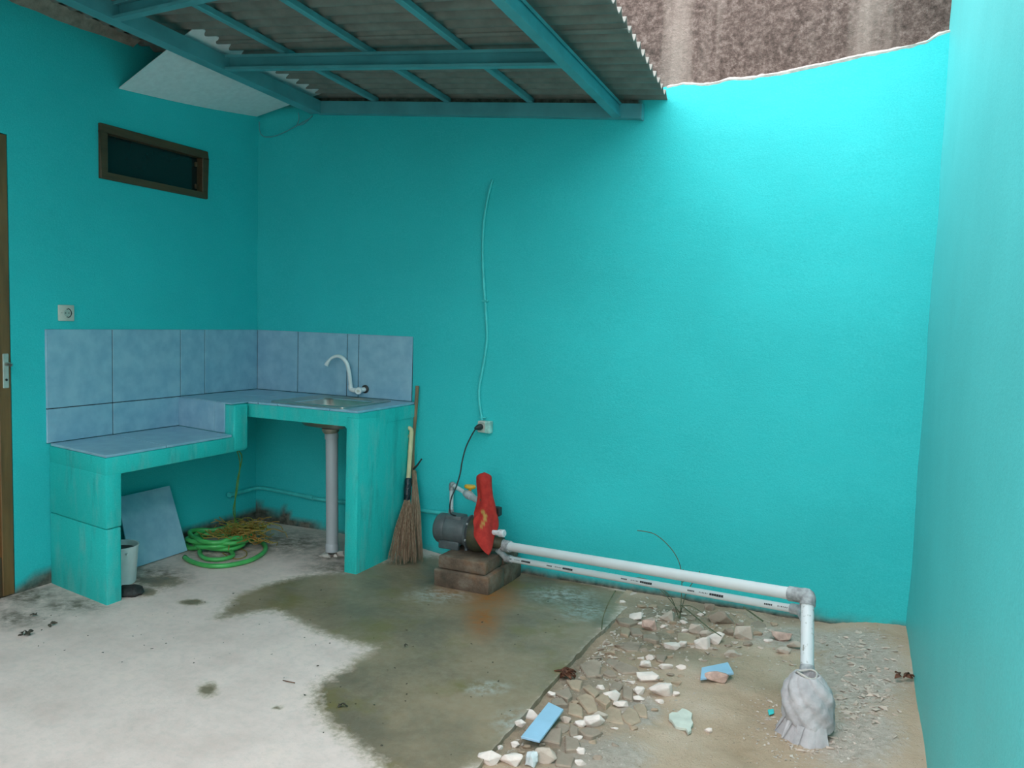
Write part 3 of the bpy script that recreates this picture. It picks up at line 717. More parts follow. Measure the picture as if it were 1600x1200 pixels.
mb = MB(); foot = Vector((1.375, -.345, -.005)); sd = (G(652, 886) - G(604, 884)); sd.z = 0; wid = sd.length / 2; sd.normalize(); bk_ = Vector((-sd.y, sd.x, 0))
bristles(mb, top, foot, sd, 190, wid * .98, .035, .016, .0023, rnd, .06, bk_)
ob = obj('bristles', mb, 'bristle', b1); ob['kind'] = 'stuff'
obj('binding', MB().lathe([(.017, 0), (.021, .01), (.0215, .06), (.0195, .13), (.015, .14)], top + (top - gp) * .1, gp - top, 16, fn=lambda q, a, r, h: q + Vector(noise.noise_vector(q * 60)) * .0025), 'wrap', b1, 50)
obj('grip', MB().tube(spline([gp + (top - gp) * .15, gp.lerp(g1, .5), g1, g2], 5), .0135, 12), 'bamboo', b1, 60)
obj('split_tip', MB().tube(spline([g2, g2 + Vector((-.002, -.004, .012)), g2 + Vector((-.020, -.008, .022)), g2 + Vector((-.034, -.01, .004))], 4), [.0125] * 9 + [.010, .008, .006, .004], 8).tube(spline([g2 + Vector((-.016, -.012, -.02)), g2 + Vector((-.020, -.014, -.08)), g2 + Vector((-.016, -.013, -.13))], 4), .004, 6), 'bamboo', b1, 60)
b2 = thing('broom.001', 'palm rib broom with a long thin brown stick, behind the bamboo one', 'broom', (1.42, -.2, 0))
s0 = at(652, 603, y=-.028); s1 = at(645, 700, y=-.045); s2 = at(646, 760, y=-.085)
obj('stick', MB().tube(spline([s0, at(649, 650, y=-.035), s1, s2], 6), .0115, 10), 'stick', b2, 60)
mb = MB(); rnd = random.Random(12)
f2 = G(642, 882); bristles(mb, s2 + Vector((0.006, 0, .08)), f2 + Vector((0, .06, -.01)), sd, 90, .040, .035, .010, .0023, rnd, .06, bk_)
ob = obj('bristles', mb, 'bristle2', b2); ob['kind'] = 'stuff'
obj('binding', MB().lathe([(.013, 0), (.016, .01), (.016, .07), (.012, .08)], s2 + Vector((.004, 0, .02)), s1 - s2, 12), 'stick', b2, 50)
obj('side_twig', MB().tube([at(646, 733, y=-.09), at(652, 727, y=-.09), at(659, 717, y=-.085)], [.007, .006, .0045], 8), 'dark', b2, 50, label='short black twig poking out sideways')

# ------------------------------------------------------------------ pump on its plinth
pl = thing('pump_plinth', 'two courses of stained blocks carrying the water pump', 'blocks', (1.84, -.27, -.04))
for i, (x0, x1, y0, y1, z0, z1) in enumerate(((1.672, 2.006, -.500, -.285, -.05, .058), (1.668, 2.002, -.277, -.045, -.06, .056), (1.692, 1.978, -.487, -.262, .061, .130), (1.697, 1.985, -.256, -.05, .059, .131))):
    obj('block', MB().box(x0, x1, y0, y1, z0, z1).bevel(.010, 2).rough(.004, 9), 'brick', pl, 45)
PY = -.285; PZ = .232
pu = thing('water_pump', 'grey electric water pump with an olive cast iron head on stained blocks', 'pump', (1.78, PY, .13))
obj('motor', MB().lathe([(.058, 0), (.075, .010), (.081, .022), (.081, .19), (.078, .20), (.078, .22)], (1.572, PY, PZ - .004), (1, 0, 0), 32), 'motor', pu, 35)
obj('end_cover', MB().lathe([(.083, 0), (.0845, .004), (.0845, .050), (.083, .054)], (1.592, PY, PZ - .004), (1, 0, 0), 32), 'motor', pu, 35)
obj('terminal_box', MB().box(1.64, 1.745, PY - .045, PY + .045, PZ + .050, PZ + .084).bevel(.010, 2), 'motor', pu, 40)
for s_ in (-1, 1): obj('motor_foot', MB().box(1.62, 1.745, PY + s_ * .06 - .012, PY + s_ * .06 + .012, .129, .175).bevel(.004, 1), 'motor', pu, 40)
obj('adapter_flange', MB().lathe([(.094, 0), (.096, .004), (.096, .012), (.080, .016), (.078, .03)], (1.779, PY, PZ - .005), (1, 0, 0), 30).box(1.775, 1.791, PY - .05, PY + .05, .129, .18), 'motor', pu, 35)
mb = MB().lathe([(.060, 0), (.098, .006), (.104, .03), (.100, .06), (.087, .09), (.064, .112), (.04, .128), (.02, .133)], (1.800, PY, PZ - .008), (1, 0, 0), 32)
obj('pump_head', mb, 'pumphead', pu, 40)
obj('discharge_neck', MB().lathe([(.046, 0), (.042, .03), (.034, .06), (.034, .10), (.040, .105), (.040, .12)], (1.868, PY, PZ + .080), (0, 0, 1), 20), 'pumphead', pu, 40)
obj('suction_neck', MB().lathe([(.042, 0), (.036, .02), (.032, .09)], (1.905, PY - .018, PZ - .036), (1, 0, 0), 20), 'pumphead', pu, 40)
for k in range(6):
    a = k * math.pi / 3 + .3; mb = MB(); mb.lathe([(.007, 0), (.007, .008), (.0045, .009)], (1.790, PY + .089 * math.cos(a), PZ - .005 + .089 * math.sin(a)), (1, 0, 0), 6); obj('bolt', mb, 'joint', pu)
obj('priming_plug', MB().lathe([(.014, -.04), (.014, .02), (.020, .024), (.021, .03), (.021, .056), (.017, .06)], (1.955, PY - .035, PZ + .022), (1, -.15, .1), 14), 'pvcspot', pu, 40, label='pale round plug beside the suction pipe')
obj('pressure_switch', MB().box(1.905, 1.945, PY + .03, PY + .07, PZ + .095, PZ + .145).bevel(.005, 1), 'dark', pu)
obj('riser', MB().lathe([(.024, 0), (.024, .19), (.028, .19), (.028, .215), (.02, .22)], (1.868, PY, PZ + .085), (0, 0, 1), 18), 'joint', pu, 40)

dp = thing('discharge_pipe', 'grey pipe from the pump to the wall with a yellow handled valve', 'pipe', (1.60, -.1, .3))
A = Vector((1.868, PY, .392)); B = at(706, 757, y=-.045); Cc = at(703, 806, y=-.045); va = at(735, 766, y=-.157); 
B = Vector((B.x, -.045, B.z))
obj('pipe', MB().tube([A, A.lerp(B, .5)], .018, 14), 'pvcgrey', dp, 50)
dirv = (B - A).normalized(); vb = A.lerp(B, .50)
obj('valve_body', MB().lathe([(.016, 0), (.022, .003), (.022, .02), (.026, .028), (.026, .052), (.022, .06), (.022, .078), (.016, .08)], vb - dirv * .055, dirv, 16), 'pvcgrey', dp, 40)
obj('valve_handle', MB().lathe([(.008, -.03), (.009, 0), (.026, .002), (.031, .008), (.031, .016), (.026, .022), (.006, .023)], vb + Vector((.012, 0, .034)), (0, 0, 1), 22, fn=lambda q, a, r, h: vb + Vector(((q.x - vb.x) * 1.15, (q.y - vb.y) * .8, q.z - vb.z))), 'yellow', dp, 40, label='oval yellow valve handle')
obj('pipe.001', MB().tube([A.lerp(B, .64), B], .0125, 12), 'pvcspot', dp, 50)
obj('elbow', MB().tube(spline([B + (A - B).normalized() * .035, B, B + Vector((0, 0, -.035))], 5), .0165, 14), 'joint', dp, 50)
obj('pipe.002', MB().tube([B + Vector((0, 0, -.02)), Vector((B.x, -.045, .235))], .0125, 12), 'pvcspot', dp, 50)
obj('tee', MB().tube([Vector((B.x - .015, -.030, .239)), Vector((B.x + .02, -.045, .239))], .017, 12).tube([Vector((B.x, -.045, .228)), Vector((B.x, -.045, .275))], .0165, 12), 'joint', dp, 50)

# red cloth draped over the riser and the head
mb = MB(); seg = 64; levels = 56; rows = []
hemf = {}
for j in range(levels + 1):
    t = j / levels; ring = []
    for k in range(seg + 1):
        a = k / seg * 2 * math.pi                   # a=0 towards -Y/+X (camera)
        # hem hangs lowest at the front, in a point
        fa = abs(((a + math.pi) % (2 * math.pi)) - math.pi)
        hem = .160 + .17 * min(1, fa / 1.3) + .05 * min(1, max(0, (fa - 1.3) / 1.0))
        z = .572 - t * (.572 - hem)
        r = .040 * math.sin(min(1, t / .12) * math.pi / 2) if t < .12 else .040
        if z < .44: r += (.44 - z) * .17
        if z < .350: r += (.350 - z) * .50
        fold = 1 + .09 * math.sin(a * 5 + z * 9) * min(1, t * 2.2) + .05 * math.sin(a * 9 - z * 23) * t
        r *= fold
        d = Vector((math.sin(a + .72), -math.cos(a + .72), 0))
        d.x *= 1 - .22 * ss(.36, .28, z)
        ring.append(Vector((1.868, PY, z)) + d * r + Vector((.008 * math.sin(z * 20), 0, 0)))
    rows.append(ring)
mb.grid(rows); bmesh.ops.remove_doubles(mb.bm, verts=mb.bm.verts, dist=1e-5)
cl = obj('red_cloth', mb, 'red', smooth=70, recalc=True)
tag(cl, 'red cloth with a gold pattern draped over the pump riser', 'cloth')
so_ = cl.modifiers.new('thick', 'SOLIDIFY'); so_.thickness = .003; so_.offset = 1
def gold(p):
    best = 0
    for (u, v, r) in ((755, 800, 4.2), (758, 806, 4.0), (757.5, 812, 3.8), (755, 818, 4.0), (752, 823, 3.0), (774, 768, 2.6), (773, 775, 2.0), (766, 873, 2.0)):
        q = at(u, v, y=p.y); best = max(best, ss(1.15, .7, math.hypot(q.x - p.x, (q.z - p.z) * 1.15) / (r * .0032)))
    return best
set_attr(cl, 'gold', gold)
cp = [at(750, 667, y=-.055), at(742, 672, y=-.09), at(733, 688, y=-.13), at(727, 702, y=-.16), at(722, 722, y=-.20), at(719, 740, y=-.22), at(713, 760, y=-.25), at(706, 776, y=-.28), at(703, 790, y=-.32), at(704, 802, y=-.345), at(709, 805, y=-.33), at(712, 806, y=-.318)]
pc = obj('power_cord', MB().tube(spline(cp, 6), .0042, 8), 'cord', pu, 60, label='thin black cord up to the socket box')
obj('plug', MB().lathe([(.017, 0), (.019, .012), (.016, .03), (.007, .05)], (1.716, -.046, .792), (-.35, -1, -.15), 16), 'dark', pc, 40)

# ------------------------------------------------------------------ big and small PVC pipes to the well
ELB = Vector((3.605, -1.0, .390)); BP0 = Vector((2.045, -.32, .189)); FOOT = Vector((3.645, -1.285, -.04))
hp = thing('suction_pipe', 'thick white plastic pipe from the pump, bending down into the tied sack', 'pipe', (2.8, -.7, 0))
hd = (ELB - BP0).normalized(); vd = (FOOT - ELB).normalized(); R1 = .0245
obj('pipe', MB().tube([BP0 - hd * .02, ELB - hd * .03], R1, 20), 'pvcwhite', hp, 50)
obj('coupling', MB().lathe([(R1 * 1.28, 0), (R1 * 1.3, .004), (R1 * 1.3, .06), (R1 * 1.22, .066)], BP0 - hd * .062, hd, 18).tube([Vector((1.985, PY - .018, .196)), BP0 - hd * .04], .026, 16), 'joint', hp, 40)
obj('elbow', MB().tube(spline([ELB - hd * .075, ELB - hd * .03, ELB, ELB + vd * .035], 5), R1 * 1.2, 18), 'joint', hp, 50)
obj('pipe.001', MB().tube([ELB - vd * .005, FOOT], R1, 20), 'pvcspot', hp, 50)
obj('mud_collar', MB().lathe([(R1 * 1.02, 0), (R1 * 1.12, .01), (R1 * 1.12, .06), (R1 * 1.02, .08)], ELB + vd * .26, vd, 18, fn=lambda q, a, r, h: q + Vector(noise.noise_vector(q * 50)) * .002), 'joint', hp, 50)
lp0 = at(800, 874, y=-.30); lp1 = at(1249, 953, y=-.93); ld = (lp1 - lp0).normalized(); R2 = .0165
rp = thing('return_pipe', 'thin white plastic pipe with black print, below the thick one', 'pipe', (2.8, -.6, 0))
obj('pipe', MB().tube([lp0 - ld * .03, lp1], R2, 16), 'pvcwhite', rp, 50)
obj('coupling', MB().lathe([(R2 * 1.3, 0), (R2 * 1.32, .05)], lp1 - ld * .035, ld, 16), 'joint', rp, 40)
obj('coupling.001', MB().lathe([(R2 * 1.2, 0), (R2 * 1.3, .02), (R2 * 1.3, .05)], lp0 - ld * .055, ld, 16).tube([lp0 - ld * .04, Vector((1.968, PY - .03, .160))], R2 * 1.05, 14), 'joint', rp, 40)
obj('end_stub', MB().tube([lp1 - ld * .004, ELB.lerp(FOOT, .23) - ld * .0], R2 * .8, 12), 'joint', rp, 40)
# faded black factory print on the thin pipe: illegible blocks of small strokes
mb = MB(); Lp = (lp1 - lp0).length; cdir = (CAM - lp0.lerp(lp1, .5)); cdir = (cdir - ld * cdir.dot(ld)).normalized(); ud = ld.cross(cdir).normalized()
if ud.z < 0: ud = -ud
def mark(s0, s1, h0, h1):
    rows = []
    for h in (h0, (h0 + h1) / 2, h1):
        a = h / R2; rr = R2 + .0006; row = []
        for s in (s0, s1): row.append(lp0 + ld * s + (cdir * math.cos(a) + ud * math.sin(a)) * rr)
        rows.append(row)
    mb.grid(rows)
for u in (795, 862, 1002 - 20, 1085, 1200):
    q = at(u, 874 + (u - 800) * .176, y=-.3 - (u - 800) / 449 * .63); s = (q - lp0).dot(ld)
    x = s
    for k in range(5): mark(x, x + .0055, -.003, .0035); x += .0075
    x += .022
    for wd in (.004, .002, .004, .003, .004, .003): mark(x, x + wd, -.002, .003); x += wd + .0045
    x += .006; 
    for k in range(6): mark(x, x + .0105, -.0042, .0048); x += .0115
    mark(s + .142, x, -.0052, -.0040)
pm = obj('printed_mark', mb, 'print', rp); pm['kind'] = 'stuff'

# tied sack at the pipe foot
sc_ = thing('sack', 'dirty grey cloth sack wrapped and tied round the foot of the pipe', 'sack', (3.64, -1.26, -.03))
def sackfn(q, a, r, h):
    t = h / .215
    tw = a + t * 2.2
    sh = lambda x: abs(math.sin(x)) ** .7
    f = .87 + .12 * sh(tw * 3.5) * (.5 + t) + .09 * sh(a * 2 + t * 8 + .6) + .05 * sh(a * 5 - t * 12) + .05 * math.sin(a + 2.2)
    c = Vector((3.645 - .016 * t, -1.275 + .038 * t, q.z))
    d = Vector((q.x - 3.645, q.y + 1.275, 0)) * f
    return c + d + Vector(noise.noise_vector(Vector((q.x * 22, q.y * 22, q.z * 22)))) * .004 * (1 - .4 * t)
prof = [(q * .68, h) for q, h in [(.092, -.01), (.098, .015), (.096, .034), (.120, .040), (.125, .070), (.126, .11), (.120, .145), (.106, .172), (.088, .192), (.072, .205), (.062, .214), (.055, .216), (.048, .208), (.042, .190)]]
pf = []
for (r0_, h0_), (r1_, h1_) in zip(prof, prof[1:]):
    for q_ in range(4): pf.append((r0_ + (r1_ - r0_) * q_ / 4, h0_ + (h1_ - h0_) * q_ / 4))
prof = pf + [prof[-1]]
obj('cloth', MB().lathe(prof, (3.645, -1.275, -.035), (0, 0, 1), 96, cap=False, fn=sackfn), 'sack', sc_, 80)
obj('tie', MB().tube(spline([(3.630 + .034 * math.cos(a), -1.240 + .034 * math.sin(a), .182 + .006 * math.sin(a * 2)) for a in [k * math.pi / 5 for k in range(10)]], 3, True), .004, 6), 'lip', sc_, 60)
mb = MB()
for k in range(5):
    a = math.radians(180 + 30 * k); e = Vector((math.cos(a), math.sin(a), 0)); b0 = Vector((3.645, -1.275, 0)) + e * .066
    s_ = Vector((-e.y, e.x, 0)); P = []
    for j in range(4): P.append([b0 + e * (.006 + .011 * j + .006 * math.sin(i * 1.9 + k)) + s_ * (i - 2) * .016 + Vector((0, 0, .035 - .021 * j)) for i in range(5)])
    mb.grid(P)
obj('frayed_hem', mb, 'sack', sc_, 80)

# ------------------------------------------------------------------ roof
rf = thing('canopy_roof', 'lean-to canopy of grey corrugated sheets on teal painted steel channels', 'roof', (1.5, -1.0, 2.5))
YB = -3.45
def beam_y(name, x, y0, y1, flip, w=.036, h=.076):
    """C channel along Y; open side towards flip"""
    mb = MB(); th = .004; lip = .013; wt = w - .011
    P = [(0, 0), (w, 0), (w, lip), (w - th, lip), (w - th, th), (wt, th), (wt, h - th), (w - th, h - th), (w - th, h - lip), (w, h - lip), (w, h), (0, h)]
    pts = [Vector((x + flip * (px - (0 if flip > 0 else 0)), y0, zb(x, y0) + pz)) for px, pz in P]
    mb.prism(pts, (0, y1 - y0, zb(x, y1) - zb(x, y0))); return obj(name, mb, 'steelpaint', rf)
def beam_x(name, x0, x1, y, flip, w=.036, h=.076, dz=0, skew=0):
    mb = MB(); th = .004; lip = .014
    P = [(0, 0), (w, 0), (w, lip), (w - th, lip), (w - th, th), (th, th), (th, h - th), (w - th, h - th), (w - th, h - lip), (w, h - lip), (w, h), (0, h)]
    pts = [Vector((x0, y + flip * px, zb(x0, y) + pz + dz)) for px, pz in P]
    mb.prism(pts, (x1 - x0, skew, zb(x1, y + skew) - zb(x0, y))); return obj(name, mb, 'steelpaint', rf)
beam_y('beam', .535, YB, -.045, -1, w=.075)
beam_y('beam', 2.440, YB, -.045, 1, w=.046)
def pl_(u, v, dz):
    d = ray(u, v); f = lambda t: (CAM + d * t).z - (zb((CAM + d * t).x, (CAM + d * t).y) + dz)
    t = -f(0) / (f(1) - f(0)); return CAM + d * t
ymid = sum(pl_(u, v, 0).y for u, v in ((450, 121), (600, 112), (750, 103), (850, 97))) / 4
beam_x('cross_beam', .54, 2.44, ymid, -1, w=.040)
beam_x('cross_beam', .52, 2.44, -1.525, -1, w=.040, skew=-.42)
beam_x('wall_beam', .50, 2.595, -.045, 1, w=.043)
obj('end_plate', MB().box(2.590, 2.600, -.05, 0, zb(2.595, -.03) - .003, zb(2.595, -.03) + .078), 'steelpaint', rf)
for x in (.925, 1.425, 1.955):
    mb = MB(); y0, y1 = YB, -.012
    mb.prism([Vector((x - .016, y0, zb(x, y0) + .077)), Vector((x + .016, y0, zb(x, y0) + .077)), Vector((x + .016, y0, zb(x, y0) + .107)), Vector((x - .016, y0, zb(x, y0) + .107))], (0, y1 - y0, zb(x, y1) - zb(x, y0)))
    obj('purlin', mb.bevel(.003, 1), 'steelpaint', rf)
PITCH = .094; AMP = .022
def eave_x(y): return 2.722 + .052 * max(0, -y)
def sheet(y0, y1, dz):
    top, bot = [], []
    n = int((y1 - y0) / PITCH * 10)
    for i in range(n + 1):
        y = y0 + (y1 - y0) * i / n; ht, hb = [], []
        ex = eave_x(y) + noise.noise((y * 6, 0, 0)) * .004
        for j in range(9):
            x = -.04 + (ex + .04) * j / 8
            z = zb(x, y) + .107 + AMP + .0005 + AMP * (1 - 2 * abs(math.cos(math.pi * y / PITCH)) ** .7) + dz
            hb.append(Vector((x, y, z))); ht.append(Vector((x, y, z + .005)))
        top.append(ht); bot.append(hb)
    mb = MB(); mb.grid(top); mb.grid([r[::-1] for r in bot])
    mb.grid([[t[-1] for t in top], [b[-1] for b in bot]]); mb.grid([[t[0] for t in top], [b[0] for b in bot]])
    mb.grid([top[0], bot[0]]); mb.grid([top[-1], bot[-1]])
    bmesh.ops.remove_doubles(mb.bm, verts=mb.bm.verts, dist=1e-5)
    return obj('corrugated_sheet', mb, 'roof', rf, 60)
sheet(-.96, .05, 0); sheet(-1.93, -.90, .006); sheet(-2.9, -1.86, .0); sheet(-3.5, -2.83, .006)
# white flat panel bridging the gap between wall and roof
mb = MB(); A, B = Vector((.004, -1.087, 2.590)), Vector((.004, -.02, 2.698)); Cc, Dd = pl_(300, 47, .112), pl_(500, 147, .112)
Cc = A.lerp(Cc, 1.06); Dd = B.lerp(Dd, 1.06); Dd.y = min(Dd.y, -.03)
P = []
for i in range(13):
    s = i / 12; P.append([(A.lerp(B, s)).lerp(Cc.lerp(Dd, s), j / 8) + Vector((0, 0, -.010 * math.sin(math.pi * s) * (1 - j / 8))) for j in range(9)])
mb.grid(P); mb.grid([[p + Vector((0, 0, .005)) for p in r] for r in P])
for a in (P[0], P[-1], [r[0] for r in P], [r[-1] for r in P]): mb.grid([a, [p + Vector((0, 0, .005)) for p in a]])
bmesh.ops.remove_doubles(mb.bm, verts=mb.bm.verts, dist=1e-5)
tag(obj('gap_panel', mb, 'panel', smooth=40), 'white flat sheet sloping from the left wall up under the canopy', 'panel')
mb = MB(); wp_ = [at(405, 190, y=-.03), at(406, 205, y=-.03), at(412, 213, y=-.03), at(428, 213, y=-.03), at(448, 205, y=-.03), at(466, 195, y=-.03), at(482, 186, y=-.04)]
mb.tube(spline(wp_, 6), .0035, 6); mb.tube(spline([at(466, 176, y=-.04), at(467, 186, y=-.03), at(463, 198, y=-.03)], 4), .003, 6); mb.tube(spline([at(463, 196, y=-.03), at(475, 193, y=-.03), at(488, 181, y=-.045)], 4), .004, 6)
tag(obj('loose_wire', mb, 'steelpaint', smooth=60), 'thin loose wire drooping in the corner below the canopy beam', 'wire')

# ------------------------------------------------------------------ rubble, tile shards and litter
def stone(u, v, wpx, hpx, m, label, flat=.5, seed=0, n=13, group='rubble on the bare earth', cat='stone', name='stone'):
    """an angular lump standing where the photograph shows it; wpx, hpx are its size in the picture"""
    rnd = random.Random(seed * 131 + 17)
    b = G(u, v + hpx * .25); k = depth(b) / FPX; w_ = wpx * k * .70; 
    hz = min(w_ * 1.0, hpx * k * flat * 1.55); dy = max(.5 * w_, min(1.5 * w_, (hpx * k - hz * .9) * 1.1))
    c = b + Vector((0, 0, hz * .35)); pts = []
    right = RM @ Vector((1, 0, 0)); right.z = 0; right.normalize(); fwd = Vector((-right.y, right.x, 0))
    for i in range(n):
        a = i * 2.39996 + rnd.random() * .5; h = rnd.uniform(-1, 1); q = math.sqrt(max(0, 1 - (abs(h) ** 2.6)))
        s_ = rnd.uniform(.86, 1.06)
        pts.append(c + right * w_ * math.cos(a) * q * s_ + fwd * dy * math.sin(a) * q * s_ + Vector((0, 0, hz * (.62 if h > 0 else .8) * h)))
    mb = MB().hull(pts); mb.bevel(w_ * .05, 1)
    o = obj(name, mb, m)
    return tag(o, label, cat, group)
def Z(x, y): return 720 + x / 4, 920 + y / 4            # picture notes were taken on enlarged crops
def Y_(x, y): return 760 + x / 2.7586, 820 + y / 2.7586
seed = 0
S = [
 (Z(175, 1058), 30, 28, 'st_white', 'big pale stone at the slab edge, nearest the camera'),
 (Z(318, 1062), 30, 28, 'st_white', 'big pale stone second along from the slab edge in the front row'),
 (Z(515, 1050), 33, 28, 'st_beige', 'beige lump just below the front blue tile shard'),
 (Z(750, 1008), 13, 14, 'st_white', 'small pale stone, upper of two stacked in front of the cracked slabs'),
 (Z(748, 1086), 15, 14, 'st_white', 'small pale stone, lower of the pair in front of the cracked slabs'),
 (Z(428, 788), 21, 19, 'st_white', 'pale stone touching the upper left corner of the front tile shard'),
 (Z(372, 840), 14, 10, 'st_white', 'flat pale chip against the slab edge beside the front tile shard'),
 (Z(565, 655), 12, 13, 'st_white', 'small pale stone above the front tile shard by the slab edge'),
 (Z(655, 818), 15, 14, 'st_beige', 'small cream block at the right edge of the front tile shard'),
 (Z(830, 835), 30, 21, 'st_white', 'angular pale stone in front of the tan cracked slabs'),
 (Z(868, 800), 20, 14, 'st_beige', 'beige stone wedged behind the angular pale one'),
 (Z(748, 845), 17, 10, 'st_white', 'low pale stone left of the angular one'),
 (Z(940, 662), 22, 24, 'st_white', 'upright pale wedge leaning on the tan slabs'),
 (Z(1000, 722), 20, 12, 'st_white', 'flat pale stone at the foot of the upright wedge'),
 (Z(1115, 635), 17, 18, 'st_white', 'pale stone below left of the two biggest ones'),
 (Z(1110, 690), 15, 9, 'st_white', 'pale chip under the stone by the two biggest ones'),
 (Z(1172, 552), 31, 19, 'st_white', 'broad pale stone, upper of the two biggest mid-rubble'),
 (Z(1256, 638), 34, 25, 'st_white', 'largest pale stone in the middle of the rubble'),
 (Z(1345, 660), 12, 10, 'st_white', 'small pale stone right of the largest one'),
 (Z(1152, 475), 17, 17, 'st_white', 'cube-like pale stone above the broad one'),
 (Z(1182, 428), 11, 12, 'st_white', 'small pale stone behind the cube-like one'),
 (Z(1280, 490), 18, 10, 'st_white', 'flat pale stone beside the cube-like one'),
 (Z(1098, 162), 19, 24, 'st_white', 'pale pointed stone alone near the far slab corner'),
 (Z(1290, 165), 24, 28, 'st_beige', 'grey beige upright block behind the pink brick lump'),
 (Z(1196, 232), 29, 23, 'st_pink', 'pink crumbling brick lump near the back wall'),
 (Z(1318, 352), 21, 18, 'st_white', 'pink white stone, left of the pair under the weeds'),
 (Z(1386, 352), 16, 12, 'st_white', 'small pink white stone, right of the pair under the weeds'),
 (Y_(935, 515), 26, 20, 'st_white', 'pale block, left of the tight cluster by the damp earth'),
 (Y_(945, 470), 15, 13, 'st_beige', 'beige block, back of the tight cluster by the damp earth'),
 (Y_(992, 490), 26, 25, 'st_white', 'tall pale block, right of the tight cluster by the damp earth'),
 (Y_(900, 450), 22, 18, 'st_beige', 'grey beige block left behind the tight cluster'),
 (Y_(1115, 468), 31, 27, 'st_beige', 'beige cut block standing apart under the pipes'),
 (Y_(1268, 478), 28, 26, 'st_pink', 'brownish pink block half sunk beside the pipe bend'),
 (Y_(1330, 522), 19, 15, 'st_beige', 'pinkish stone right at the foot of the standing pipe'),
 (Y_(1282, 545), 20, 11, 'st_beige', 'flat pinkish stone in front of the sunk pink block'),
 (Y_(1060, 558), 22, 11, 'st_beige', 'flat pinkish stone on the orange damp earth'),
 (Y_(960, 356), 16, 14, 'st_grey', 'round grey stone under the thin pipe'),
 (Z(337, 972), 12, 11, 'st_white', 'egg sized white pebble left below the front tile shard'),
 (Z(243, 986), 8, 11, 'st_white', 'white pebble against the slab edge near the front row'),
 (Z(735, 932), 14, 6, 'st_white', 'thin white flake on the grey cracked slabs'),
 (Y_(990, 662), 31, 17, 'st_pink', 'pinkish white brick piece resting before the far tile shard'),
 (Y_(1015, 405), 34, 20, 'st_grey', 'grey broken slab lying under the dry weeds'),
 (Y_(1045, 466), 17, 13, 'st_grey', 'small grey lump between the tight cluster and the cut block'),
 (Y_(960, 890), 12, 9, 'st_white', 'pale chip by the white plaster flake'),
]
for (u, v), wp2, hp2, m_, lb in S:
    seed += 1; stone(u, v, wp2, hp2, m_, lb, .62 if wp2 < 40 else .5, seed)
F = [
 (Z(1030, 278), 17, 14, 'st_tan', 'tan cracked piece left of the pink brick lump'),
 (Z(1095, 272), 17, 19, 'st_grey', 'grey cracked piece touching the pink brick lump'),
 (Z(1062, 350), 37, 20, 'st_grey', 'wide grey cracked piece below the pink brick lump'),
 (Z(1185, 308), 30, 12, 'st_grey', 'thin grey slab in front of the pink brick lump'),
 (Z(1278, 330), 15, 15, 'st_tan', 'tan piece left of the pink white pair'),
 (Z(1402, 318), 32, 20, 'st_tan', 'tan slab behind the pink white pair'),
 (Z(818, 502), 36, 26, 'st_grey', 'flat grey piece right of the dead red leaves'),
 (Z(950, 462), 26, 15, 'st_grey', 'flat grey piece among white grit'),
 (Z(1042, 490), 33, 18, 'st_grey', 'flat grey piece left of the cube-like stone'),
 (Z(715, 600), 23, 17, 'st_tan', 'tan piece just below the dead red leaves'),
 (Z(802, 630), 23, 23, 'st_tan', 'tan piece with a straight break, right of the leaves'),
 (Z(642, 662), 28, 20, 'st_grey', 'grey piece above the front tile shard'),
 (Z(610, 722), 28, 18, 'st_grey', 'grey piece at the top edge of the front tile shard'),
 (Z(710, 762), 26, 22, 'st_tan', 'tan piece right of the front tile shard'),
 (Z(788, 718), 31, 28, 'st_tan', 'large tan piece in the middle of the cracked patch'),
 (Z(898, 702), 22, 22, 'st_tan', 'tan piece under the upright pale wedge'),
 (Z(832, 708), 14, 16, 'st_grey', 'narrow grey piece between two tan ones'),
 (Z(948, 795), 31, 28, 'st_tan', 'tan slab left of a pair in front of the wedge'),
 (Z(1055, 795), 27, 25, 'st_tan', 'tan slab right of a pair in front of the wedge'),
 (Z(1132, 752), 20, 20, 'st_tan', 'tan piece below the largest pale stone'),
 (Z(640, 866), 20, 14, 'st_grey', 'small grey piece by the right edge of the front tile shard'),
 (Z(580, 942), 31, 28, 'st_grey', 'grey slab below the front tile shard, left of a crack'),
 (Z(690, 972), 28, 28, 'st_grey', 'grey slab below the front tile shard, right of a crack'),
 (Z(800, 902), 30, 14, 'st_grey', 'flat grey piece below the angular pale stone'),
 (Z(640, 1062), 34, 20, 'st_grey', 'grey slab in the front row right of the beige lump'),
 (Z(1035, 642), 25, 23, 'st_grey', 'flat grey piece left of the largest pale stone'),
 (Z(708, 892), 18, 16, 'st_grey', 'grey chip between the grey slabs and the angular stone'),
 (Z(960, 610), 28, 16, 'st_grey', 'flat grey piece behind the upright pale wedge'),
 (Z(930, 530), 20, 12, 'st_grey', 'flat grey piece split by a dark crack amid white grit'),
 (Z(1250, 432), 24, 15, 'st_grey', 'grey slab under the flat pale stone by the cube-like one'),
 (Z(1040, 205), 26, 15, 'st_grey', 'grey slab under the pale pointed stone'),
 (Y_(1180, 430), 22, 16, 'st_grey', 'grey slab behind the beige cut block'),
]
